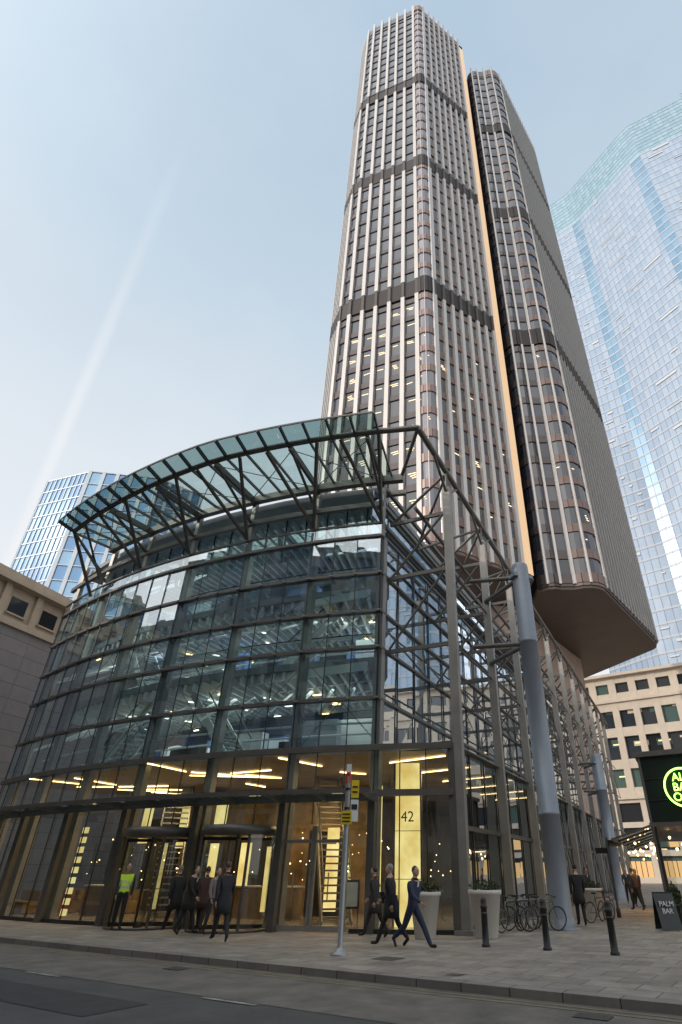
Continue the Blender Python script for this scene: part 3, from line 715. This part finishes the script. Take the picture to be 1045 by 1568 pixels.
for z in(1.3,1.9,2.5):
    for i in range(14): mb.box(kp(1.2+i*0.45,4.9,z),(0.1,0.1,0.25),warm_s if i%3 else greenp)
for i in range(26): mb.ball(kp(random.uniform(0.3,7.5),random.uniform(0.8,4.6),random.uniform(2.4,2.95)),(0.06,0.06,0.06),warm,8,5)
for i in range(24): mb.ball(kp(random.uniform(-1.6,-.1),random.uniform(1,12),random.uniform(2.2,2.7)),(0.05,0.05,0.05),warm,8,5)
for i in range(6):
    a=kp(-0.05,i*2,3.2);b=kp(-0.05,i*2+2,3.2);c=kp(-1.7,i*2+2,2.75);d=kp(-1.7,i*2,2.75); mb.quad([a,b,c,d],gl_can2); mb.beam(a,d,0.06,0.08,steel)
mb.beam(kp(-1.7,0,2.75),kp(-1.7,12,2.75),0.08,0.1,steel)
mb.build('pavilion_shell',bk)
for loc,e in((kp(3,2.5,3.0),160),(kp(-.8,8,2.6),60)):
    l=bpy.data.lights.new('bar_lamp','AREA'); l.energy=e; l.size=2; l.color=(1,0.62,0.30)
    o=bpy.data.objects.new('bar_lamp',l); o.location=loc; sc.collection.objects.link(o); o.parent=bk
neon=emat('neon_green',(0.40,1.0,0.12),5)
mb=MB(); cN=kp(1.50,-0.16,4.5)
mb.torus(cN,S,(0,0,1),0.70,0.035,neon,36,6); mb.tube(cN+N*0.05,cN+N*0.1,0.74,blackp,28)
mb.build('round_neon_sign',bk)
def text(s,size,loc,rz,mat,name,parent,ext=0.012):
    cu=bpy.data.curves.new(name,'FONT'); cu.body=s; cu.size=size; cu.align_x='CENTER'; cu.align_y='CENTER'; cu.extrude=ext
    cu.materials.append(mat); o=bpy.data.objects.new(name,cu); o.rotation_euler=(math.pi/2,0,rz); o.location=loc
    sc.collection.objects.link(o); o.parent=parent; return o
rzS=math.atan2(S.y,S.x)
for k,(tx) in enumerate(('ALL','BAR','ONE')): text(tx,0.42,cN-N*0.06+Vector((0,0,0.36-0.36*k)),rzS,neon,'sign_lettering',bk,0.02)
text('42',0.5,(-0.02,23.82,3.35),-0.1,steel_d,'number_lettering',pv)

# ------------------------------------------------------------------ street furniture
blk=pmat('black_cast_iron',(0.02,0.02,0.022),0.4,0.3)
def bollard(x,y):
    m=MB(); m.lathe((x,y,0),[(0.11,0),(0.11,0.05),(0.085,0.07),(0.08,0.80),(0.092,0.81),(0.092,0.86),(0.08,0.87),(0.08,0.98),(0.06,1.03),(0,1.045)],blk,16)
    m.lathe((x,y,0),[(0.0835,0.70),(0.0835,0.73)],steel,16); m.build('bollard')
for x,y in((2.0,18.05),(3.42,17.3),(4.78,16.35),(6.25,15.5)): bollard(x,y)
leafm=[pmat('shrub_leaf_%d'%i,c,0.6) for i,c in enumerate([(0.05,0.085,0.03),(0.09,0.12,0.05),(0.03,0.055,0.025)])]
plm=pmat('cream_planter',(0.56,0.53,0.48),0.5,0,0.06,2); soil=pmat('soil',(0.03,0.022,0.015),0.9)
def shrub(m,c,r,h,n=160,s=0.05):
    for i in range(9):
        a=random.uniform(0,6.28); m.tube(c,Vector(c)+Vector((math.cos(a)*r*.7,math.sin(a)*r*.7,h*random.uniform(.6,1))),0.008,barw,4,0.003)
    for i in range(n):
        a=random.uniform(0,6.28);rr=r*math.sqrt(random.random());z=h*random.random()*(1.1-0.5*rr/r)
        p=Vector(c)+Vector((math.cos(a)*rr,math.sin(a)*rr,z)); d1=Vector((random.uniform(-1,1),random.uniform(-1,1),random.uniform(-.3,1))).normalized(); d2=d1.cross(Vector((random.random(),random.random(),random.random()))).normalized()
        m.quad([p-d1*s,p+d2*s*.45,p+d1*s,p-d2*s*.45],random.choice(leafm))
def planter(x,y,sc_=1.0,mat=plm,bush=0.36):
    m=MB(); m.lathe((x,y,0),[(0.0,0.0),(0.29*sc_,0),(0.30*sc_,0.02),(0.44*sc_,1.0*sc_),(0.48*sc_,1.02*sc_),(0.48*sc_,1.12*sc_),(0.43*sc_,1.12*sc_),(0.42*sc_,1.04*sc_)],mat,24)
    m.lathe((x,y,1.04*sc_),[(0.0,0.0),(0.42*sc_,0)],soil,24)
    shrub(m,(x,y,1.04*sc_),0.44*sc_,bush*sc_,int(260*bush/.36),0.055)
    m.build('planter')
planter(0.5,20.15);planter(2.3,20.25,1.04);planter(7.6,28,0.95);planter(9.9,25.2,0.55,blackp,1.3);planter(10.7,24.8,0.55,blackp,1.2)
sp_=empty('bus_stop_sign')
m=MB(); gp_=pmat('galvanised_grey',(0.34,0.35,0.36),0.4,0.4,0.1,4); px,py=-1.58,16.35
m.lathe((px,py,0),[(0.22,0),(0.22,0.03),(0.10,0.09),(0.062,0.16),(0.062,3.75)],gp_,16)
m.build('pole',sp_)
m=MB(); redp=pmat('red_paint',(0.5,0.03,0.03),0.4); yelp=pmat('yellow_sign',(0.75,0.55,0.03),0.4); whp=pmat('white_sign',(0.75,0.76,0.76),0.4)
m.box((px,py-0.02,3.72),(0.12,0.07,0.26),redp); m.box((px,py-0.02,3.95),(0.12,0.07,0.2),whp)
m.box((px+0.19,py-0.02,3.45),(0.2,0.03,0.42),yelp,rz=.2); m.box((px+0.19,py-0.02,2.95),(0.2,0.03,0.5),whp,rz=.2)
m.box((px+0.19,py-0.045,3.03),(0.15,0.01,0.12),steel_d,rz=.2); m.box((px+0.19,py-0.045,3.5),(0.14,0.01,0.04),steel_d,rz=.2); m.box((px+0.19,py-0.045,3.38),(0.14,0.01,0.04),steel_d,rz=.2)
m.box((px,py-0.09,2.78),(0.27,0.03,0.3),yelp); 
for k in range(3): m.box((px,py-0.112,2.86-k*0.08),(0.2,0.01,0.03),steel_d)
for z in(2.8,3.0,3.45): m.lathe((px,py,z),[(0.075,-0.03),(0.075,0.03)],steel_d,12)
m.build('sign_plates',sp_)
m=MB(); fx,fy=8.9,29.0
m.lathe((fx,fy,0),[(0.09,0),(0.09,0.3),(0.05,0.36),(0.05,2.9),(0.0,2.95)],blk,12)
m.box((fx+0.32,fy,2.7),(0.62,0.04,0.24),blk,rz=.3); m.box((fx-0.28,fy+.1,2.42),(0.52,0.04,0.22),blk,rz=-.5); m.build('finger_post')
rub=pmat('tyre_rubber',(0.02,0.02,0.02),0.8); 
def bike(x,y,rz,col,lean=0.08):
    m=MB(); fm=pmat('bicycle_paint',col,0.35,0.2)
    M=Matrix.Translation((x,y,0))@Matrix.Rotation(rz,4,'Z')@Matrix.Rotation(lean,4,'X')
    T=lambda a,z,b=0:M@Vector((a,b,z))
    ax=(M.to_3x3()@Vector((1,0,0)));az=(M.to_3x3()@Vector((0,0,1)))
    for a in(-0.52,0.52):
        m.torus(T(a,.34),ax,az,.32,.02,rub,28,6); m.torus(T(a,.34),ax,az,.295,.01,steel_l,28,4); m.tube(T(a,.34,-.05),T(a,.34,.05),.02,steel_l,8)
        for i in range(14):
            t=i*math.pi/7; m.tube(T(a,.34),T(a+.29*math.cos(t),.34+.29*math.sin(t)),.0025,steel_l,3,caps=False)
    bb=(-.08,.30);st=(-.2,.78);hd=(.36,.80);hl=(.4,.66)
    for p,q,r in((bb,st,.017),(bb,hl,.02),(st,hd,.016),((-.52,.34),bb,.012),((-.52,.34),st,.01),(hd,hl,.02),(hl,(.52,.34),.014),(st,(-.23,.92),.013),(hd,(.35,.96),.014)): m.tube(T(*p),T(*q),r,fm,8)
    m.tube(T(.35,.96,-.24),T(.35,.96,.24),.013,blk,8)
    for s in(-.24,.24): m.tube(T(.35,.96,s),T(.27,.95,s*1.05),.016,blk,8)
    m.ball(T(-.25,.94),(.14,.07,.035),blk,10,6,M.to_3x3()); m.torus(T(-.08,.30,.05),ax,az,.09,.008,steel_d,16,4)
    m.tube(T(-.08,.30,.05),T(.02,.18,.08),.01,steel_l,6); m.tube(T(-.08,.30,-.05),T(-.18,.42,-.08),.01,steel_l,6)
    m.box(T(.02,.18,.12),(.09,.08,.02),blk,rz); m.box(T(-.18,.42,-.12),(.09,.08,.02),blk,rz)
    m.build('bicycle')
bike(3.75,22.9,0.5,(0.03,0.03,0.04));bike(4.15,23.4,0.9,(0.05,0.08,0.12),-.1);bike(4.4,22.5,0.3,(0.1,0.1,0.1),.12);bike(3.3,22.2,0.8,(0.02,0.05,0.04),.05);bike(7.3,26.2,0.6,(0.05,0.05,0.05));bike(7.9,27.3,0.9,(0.2,0.04,0.03))
m=MB()
for i in range(4):
    bx,by=3.2+i*.42,22.5+i*.35
    m.path([(bx,by,0),(bx,by,.75),(bx+.1,by+.08,.82),(bx+.5,by+.4,.82),(bx+.6,by+.48,.75),(bx+.6,by+.48,0)],.025,steel_l,8)
m.build('bike_stand')
m=MB(); ax_,ay_=8.6,22.9
for s in(-1,1): m.obox((ax_+0.0,ay_+s*0.16,0.52),(0.33,0,0),(0,0.015,0),(0,-s*0.15,0.5),blackp)
m.box((ax_,ay_,1.03),(0.68,0.06,0.04),steel_d); m.build('a_board_sign')
ab=bpy.data.objects['a_board_sign']; t=text('PALM\nBAR',0.2,(ax_,ay_-0.2,0.62),0,whp,'lettering',ab)
m=MB(); c=arc(12.0,35.8,0)
m.box((c.x,c.y,0.95),(0.62,0.06,0.85),blackp,rz=.2); m.box((c.x,c.y-0.035,0.95),(0.5,0.02,0.72),whp,rz=.2)
for s in(-.28,.28): m.tube((c.x+s,c.y,0.02),(c.x+s,c.y,1.4),.02,steel_d,6)
m.build('notice_board')

# ------------------------------------------------------------------ people
skin=pmat('skin',(0.50,0.31,0.23),0.5); 
hair_m={'dark':pmat('hair_dark',(0.02,0.015,0.012),0.6),'brown':pmat('hair_brown',(0.09,0.05,0.03),0.6),'fair':pmat('hair_fair',(0.3,0.2,0.1),0.6),'grey':pmat('hair_grey',(0.25,0.24,0.23),0.6)}
shoe=pmat('shoe_leather',(0.015,0.013,0.012),0.4); eyem=pmat('eye',(0.02,0.02,0.02),0.2); lipm=pmat('lips',(0.35,0.13,0.11),0.5); shirtm=pmat('shirt',(0.6,0.6,0.62),0.7)
cl={}
def cloth(c):
    if c not in cl: cl[c]=pmat('cloth_%d'%len(cl),c,0.85,0,0.2,6)
    return cl[c]
def person(x,y,ang,top,leg,h=1.75,stride=0.4,arms=0.35,hair='dark',coat=False,female=False,hv=False,bag=None,longhair=False,phone=False):
    root=empty('person')
    k=h/1.75; sw=0.175 if female else 0.20
    V=Vector
    def leg_pts(side,a,bend):
        hip=V((side*0.09,0,0.90)); kn=hip+V((side*.005,math.sin(a)*.43,-math.cos(a)*.43)); b=a-bend
        an=kn+V((0,math.sin(b)*.42,-math.cos(b)*.42)); 
        toe=an+V((side*.02,.17*math.cos(max(0,-b)*0.9),-.035-.17*math.sin(max(0,-b)*0.9)+.03*(a>0)*stride))
        return hip,kn,an,toe
    Lg=leg_pts(-1,stride,stride*0.15); Rg=leg_pts(1,-stride*0.75,stride*0.8)
    low=min(p.z for p in(Lg[2],Lg[3],Rg[2],Rg[3]))
    dz=0.045-low
    verts=[];rad=[];edges=[];cat=[]
    def av(p,r,par=None,c='top'):
        verts.append(V(p)+V((0,0,dz)));rad.append(r); i=len(verts)-1
        if par is not None: edges.append((par,i)); cat.append(c)
        return i
    lean=0.03+stride*0.05; bk_=1.12 if coat else 1.03
    pel=av((0,0,.94),(.15,.115)); sp1=av((0,lean*.4,1.12),(.14*bk_,.11*bk_),pel); ch=av((0,lean*.8,1.32),(.165*bk_,.12*bk_),sp1); nb_=av((0,lean,1.45),(.085,.075),ch); nk=av((0,lean+.01,1.53),(.055,.055),nb_,'skin'); hb=av((0,lean+.02,1.60),(.05,.055),nk,'skin')
    for side,(hip,kn,an,toe) in((-1,Lg),(1,Rg)):
        a=av(hip,(.098,.10),pel,'leg'); m1=av(hip.lerp(kn,.5),(.086,.09),a,'leg'); b=av(kn,(.068,.07),m1,'leg'); m2=av(kn.lerp(an,.4),(.064,.068),b,'leg'); c=av(an,(.05,.052),m2,'leg'); 
        e=av(an+V((0,.03,-.02)),(.042,.038),c,'shoe'); f=av(toe,(.042,.026),e,'shoe')
    hands=[]
    for side in(-1,1):
        a=arms*(1 if side==1 else -1)
        shd=V((side*sw,lean,1.40)); el=shd+V((side*.045,math.sin(a)*.29,-math.cos(a)*.29)); fb=a+0.35+max(0,a)*.4
        if phone and side==1: fb=a+1.9
        wr=el+V((-side*.01,math.sin(fb)*.25,-math.cos(fb)*.25))
        s=av(shd,(.075,.075),ch); u=av(shd.lerp(el,.5),(.064,.064),s); e=av(el,(.055,.055),u); w=av(wr,(.040,.040),e)
        hd=(wr-el).normalized(); hands.append((wr+V((0,0,dz)),hd,side))
    me=bpy.data.meshes.new('body'); me.from_pydata([v*k for v in verts],edges,[]); ob=bpy.data.objects.new('body',me); sc.collection.objects.link(ob)
    mod=ob.modifiers.new('s','SKIN'); 
    for i,sv in enumerate(me.skin_vertices[0].data): sv.radius=(rad[i][0]*k,rad[i][1]*k); sv.use_root=(i==0)
    mod.use_smooth_shade=True; ss=ob.modifiers.new('u','SUBSURF'); ss.levels=2; ss.render_levels=2
    dg_=bpy.context.evaluated_depsgraph_get(); nm=bpy.data.meshes.new_from_object(ob.evaluated_get(dg_)); 
    ob.modifiers.clear(); ob.data=nm
    mats={'top':cloth(top),'leg':cloth(leg),'skin':skin,'shoe':shoe}; order=['top','leg','skin','shoe','hv','hv2']
    nm.materials.clear()
    for o in order[:4]: nm.materials.append(mats[o])
    nm.materials.append(hvm); nm.materials.append(hvs)
    segs=[(verts[a]*k,verts[b]*k,c) for (a,b),c in zip(edges,cat)]
    for p in nm.polygons:
        c=p.center; best=1e9;bc='top'
        for a,b,ct in segs:
            ab_=b-a; t=max(0,min(1,(c-a).dot(ab_)/ab_.length_squared)); dd_=(c-a-ab_*t).length
            if dd_<best: best=dd_;bc=ct
        if bc=='leg' and c.z>(0.93+dz)*k: bc='top'
        zz_=c.z/k-dz
        if hv and bc=='top' and 0.97<zz_<1.46 and abs(c.x)<0.2: bc='hv2' if (1.08<zz_<1.13 or 1.22<zz_<1.27) else 'hv'
        p.material_index=order.index(bc); p.use_smooth=True
    m=MB()
    hc=V((0,lean+.035,1.655+dz))
    m.ball(hc,(.076,.094,.115),skin,16,12); m.ball(hc+V((0,.03,-.05)),(.054,.06,.058),skin,12,8)
    m.ball(hc+V((0,.093,-.012)),(.012,.018,.022),skin,8,6)
    for s in(-1,1):
        m.ball(hc+V((s*.03,.082,.008)),(.012,.008,.008),eyem,8,6); m.ball(hc+V((s*.076,0,-.005)),(.01,.02,.03),skin,8,6)
        m.ball(hc+V((s*.03,.084,.026)),(.018,.006,.004),hair_m[hair],8,4)
    m.ball(hc+V((0,.086,-.05)),(.022,.008,.007),lipm,8,5)
    m.ball(hc+V((0,-.024,.034)),(.081,.088,.096),hair_m[hair],16,10)
    if longhair: m.ball(hc+V((0,-.055,-.07)),(.078,.05,.13),hair_m[hair],12,8)
    for wr,hd,side in hands:
        sd=V((1,0,0)); fw=sd.cross(hd).normalized()
        m.ball(wr+hd*.05,(.02,.038,.05),skin,10,7,Matrix((V((1,0,0)),fw,hd)).transposed())
        for fi,(o,L) in enumerate(((-.028,.055),(-.01,.068),(.01,.072),(.028,.064))):
            b0=wr+hd*.085+fw*o; b1=b0+hd*L*.55-sd*side*.008; b2=b1+hd*L*.4-sd*side*.022
            m.tube(b0,b1,.0095,skin,6,.009); m.tube(b1,b2,.009,skin,6,.007)
        t0=wr+hd*.04+fw*.03; t1=t0+hd*.03+fw*.028; m.tube(t0,t1,.011,skin,6,.010); m.tube(t1,t1+hd*.028+fw*.004-sd*side*.01,.010,skin,6,.008)
    if coat:
        m.lathe((0,lean*.2,dz),[(.15,1.08),(.168,.95),(.185,.80),(.205,.60),(.19,.60)],cloth(top),18,1.08,.85+stride*.45)
    if not hv:
        m.obox(V((0,lean+.115,1.39+dz)),(.028,0,0),(0,.008,0),(0,.012,.06),shirtm)
    if bag:
        bc_=V((bag*.28,-.02,.98+dz)); m.box(bc_,(.10,.30,.28),steel_d); m.path([bc_+V((0,-.1,.14)),V((bag*.16,lean,1.46+dz)),bc_+V((0,.1,.14))],.01,steel_d,6)
    if phone: w=hands[1][0]+hands[1][1]*.09; m.box(w,(.07,.012,.14),blk)
    hd_o=m.build('head_and_hands')
    if k!=1: hd_o.scale=(k,k,k)
    ob.parent=root; hd_o.parent=root
    root.location=(x,y,0.005); root.rotation_euler=(0,0,ang-math.pi/2)
hvm=pmat('hi_vis_yellow',(0.60,0.85,0.05),0.7,emit=((0.6,0.9,0.05),0.06)); hvs=pmat('reflective_tape',(0.6,0.6,0.6),0.3)
along=math.atan2(S.y,S.x)
blackc=(0.02,0.02,0.022)
person(-9.6,22.8,along-0.5,(0.03,0.033,0.042),blackc,1.80,0.12,0.1,hv=True)
person(-7.4,21.7,along+2.9,(0.025,0.024,0.024),blackc,1.76,0.42,0.3,'fair',coat=True)
person(-6.75,21.0,along+0.4,(0.02,0.019,0.018),blackc,1.72,0.3,0.3,'dark',coat=True,female=True,longhair=True,bag=-1)
person(-6.0,21.0,along-0.3,(0.20,0.17,0.16),(0.045,0.045,0.05),1.66,0.25,0.2,'brown',female=True,longhair=True)
person(-6.6,21.9,along+2.2,(0.07,0.035,0.03),(0.03,0.03,0.03),1.70,0.3,0.25,'brown',coat=True)
person(-5.1,18.9,along+2.7,(0.03,0.03,0.034),(0.03,0.03,0.035),1.80,0.35,0.3,'brown',coat=True)
person(-0.95,20.0,along+3.3,(0.035,0.033,0.033),(0.025,0.025,0.027),1.70,0.42,0.35,'dark',female=True,coat=True,bag=1)
person(-0.42,17.75,along+3.4,(0.022,0.022,0.026),(0.02,0.02,0.023),1.76,0.45,0.4,'grey',coat=True)
person(0.12,17.25,along-0.1,(0.03,0.038,0.075),(0.025,0.032,0.06),1.78,0.62,0.5,'brown')
person(6.15,24.4,1.6,(0.02,0.02,0.022),blackc,1.78,0.1,0.1,'dark',coat=True)
person(11.3,33.5,2.0,(0.05,0.04,0.04),blackc,1.74,0.3,0.3,'brown')
person(12.6,37.0,-1.4,(0.12,0.05,0.04),blackc,1.7,0.3,0.3,'dark')
person(10.4,39.0,-1.2,(0.04,0.045,0.05),blackc,1.75,0.3,0.3,'dark')
person(13.4,41.0,-1.8,(0.05,0.05,0.06),blackc,1.75,0.3,0.3,'fair')

# ------------------------------------------------------------------ light, world, camera
sd=Vector((-0.86,-0.36,0.42)).normalized()
el=math.asin(sd.z); az=math.atan2(sd.x,sd.y)
l=bpy.data.lights.new('sun','SUN'); l.energy=2.0; l.angle=R(0.5); l.color=(1,0.90,0.80)
so=bpy.data.objects.new('sun',l); so.rotation_euler=(-sd).to_track_quat('-Z','Y').to_euler(); sc.collection.objects.link(so)
w=bpy.data.worlds.new('World'); sc.world=w; w.use_nodes=True; nt=w.node_tree; nt.nodes.clear()
def nd(t,**k):
    n=nt.nodes.new(t)
    for a,b in k.items(): setattr(n,a,b)
    return n
lk=nt.links.new
out=nd('ShaderNodeOutputWorld'); bg=nd('ShaderNodeBackground'); sky=nd('ShaderNodeTexSky')
sky.sky_type='NISHITA'; sky.sun_disc=False; sky.sun_elevation=el; sky.sun_rotation=az; sky.air_density=1.0; sky.dust_density=2.0; sky.ozone_density=1.0
bg.inputs[1].default_value=0.15
tc=nd('ShaderNodeTexCoord'); G=tc.outputs['Generated']
sx=nd('ShaderNodeSeparateXYZ'); lk(G,sx.inputs[0])
ramp=nd('ShaderNodeValToRGB'); cr=ramp.color_ramp
cr.elements[0].position=0.0; cr.elements[0].color=(1.0,0.98,0.97,1)
cr.elements[1].position=1.0; cr.elements[1].color=(0.47,0.62,0.77,1)
for p,c in((0.25,(0.96,0.975,0.99,1)),(0.55,(0.83,0.895,0.955,1)),(0.82,(0.60,0.735,0.855,1))):
    e=cr.elements.new(p); e.color=c
lk(sx.outputs[2],ramp.inputs[0])
sc6=nd('ShaderNodeVectorMath',operation='SCALE'); sc6.inputs['Scale'].default_value=6.5; lk(ramp.outputs[0],sc6.inputs[0])
mix=nd('ShaderNodeMixRGB'); mix.inputs[0].default_value=0.9; lk(sky.outputs[0],mix.inputs[1]); lk(sc6.outputs[0],mix.inputs[2])
dot=nd('ShaderNodeVectorMath',operation='DOT_PRODUCT'); dot.inputs[1].default_value=(-0.782,-0.623,-0.0105)
nz=nd('ShaderNodeTexNoise'); nz.inputs['Scale'].default_value=7; nz.inputs['Detail'].default_value=7
lk(G,dot.inputs[0]); lk(G,nz.inputs['Vector'])
ab1=nd('ShaderNodeMath',operation='ABSOLUTE'); lk(dot.outputs['Value'],ab1.inputs[0])
m1=nd('ShaderNodeMapRange',interpolation_type='SMOOTHSTEP'); m1.inputs['From Min'].default_value=0; m1.inputs['From Max'].default_value=0.014; m1.inputs['To Min'].default_value=0.35; m1.inputs['To Max'].default_value=0
lk(ab1.outputs[0],m1.inputs['Value'])
m2=nd('ShaderNodeMapRange'); m2.inputs['From Min'].default_value=0.42; m2.inputs['From Max'].default_value=0.68; lk(nz.outputs['Fac'],m2.inputs['Value'])
m3=nd('ShaderNodeMapRange'); m3.inputs['From Min'].default_value=0.88; m3.inputs['From Max'].default_value=0.6; lk(sx.outputs[2],m3.inputs['Value'])
mu=nd('ShaderNodeMath',operation='MULTIPLY'); lk(m1.outputs[0],mu.inputs[0]); lk(m3.outputs[0],mu.inputs[1])
mu2=nd('ShaderNodeMath',operation='MULTIPLY_ADD'); lk(m2.outputs[0],mu2.inputs[0]); mu2.inputs[1].default_value=0.06; lk(mu.outputs[0],mu2.inputs[2])
mx2=nd('ShaderNodeMixRGB'); mx2.inputs[2].default_value=(6.6,6.6,6.6,1); lk(mu2.outputs[0],mx2.inputs[0]); lk(mix.outputs[0],mx2.inputs[1])
gd=nd('ShaderNodeVectorMath',operation='DOT_PRODUCT'); gv=Vector((-0.50,-0.72,0.5)).normalized(); gd.inputs[1].default_value=gv; lk(G,gd.inputs[0])  # broad sky glow added behind the camera to fill the street
g1=nd('ShaderNodeMath',operation='MAXIMUM'); g1.inputs[1].default_value=0; lk(gd.outputs['Value'],g1.inputs[0])
g2=nd('ShaderNodeMath',operation='POWER'); g2.inputs[1].default_value=3.5; lk(g1.outputs[0],g2.inputs[0])
g3=nd('ShaderNodeVectorMath',operation='SCALE'); g3.inputs[0].default_value=(13,12.2,11.2); lk(g2.outputs[0],g3.inputs['Scale'])
fin_=nd('ShaderNodeVectorMath',operation='ADD'); lk(mx2.outputs[0],fin_.inputs[0]); lk(g3.outputs[0],fin_.inputs[1])
lk(fin_.outputs[0],bg.inputs[0]); lk(bg.outputs[0],out.inputs[0])

cam=bpy.data.cameras.new('camera'); co=bpy.data.objects.new('camera',cam); sc.collection.objects.link(co)
co.location=(0,0,1.6); co.rotation_euler=(R(90+32.85),0,0); cam.sensor_fit='VERTICAL'; cam.sensor_height=36; cam.lens=19.63
cam.shift_x=-0.0654; cam.clip_end=3000; cam.clip_start=0.1; sc.camera=co
sc.view_settings.view_transform='Standard'; sc.view_settings.look='None'; sc.view_settings.exposure=0
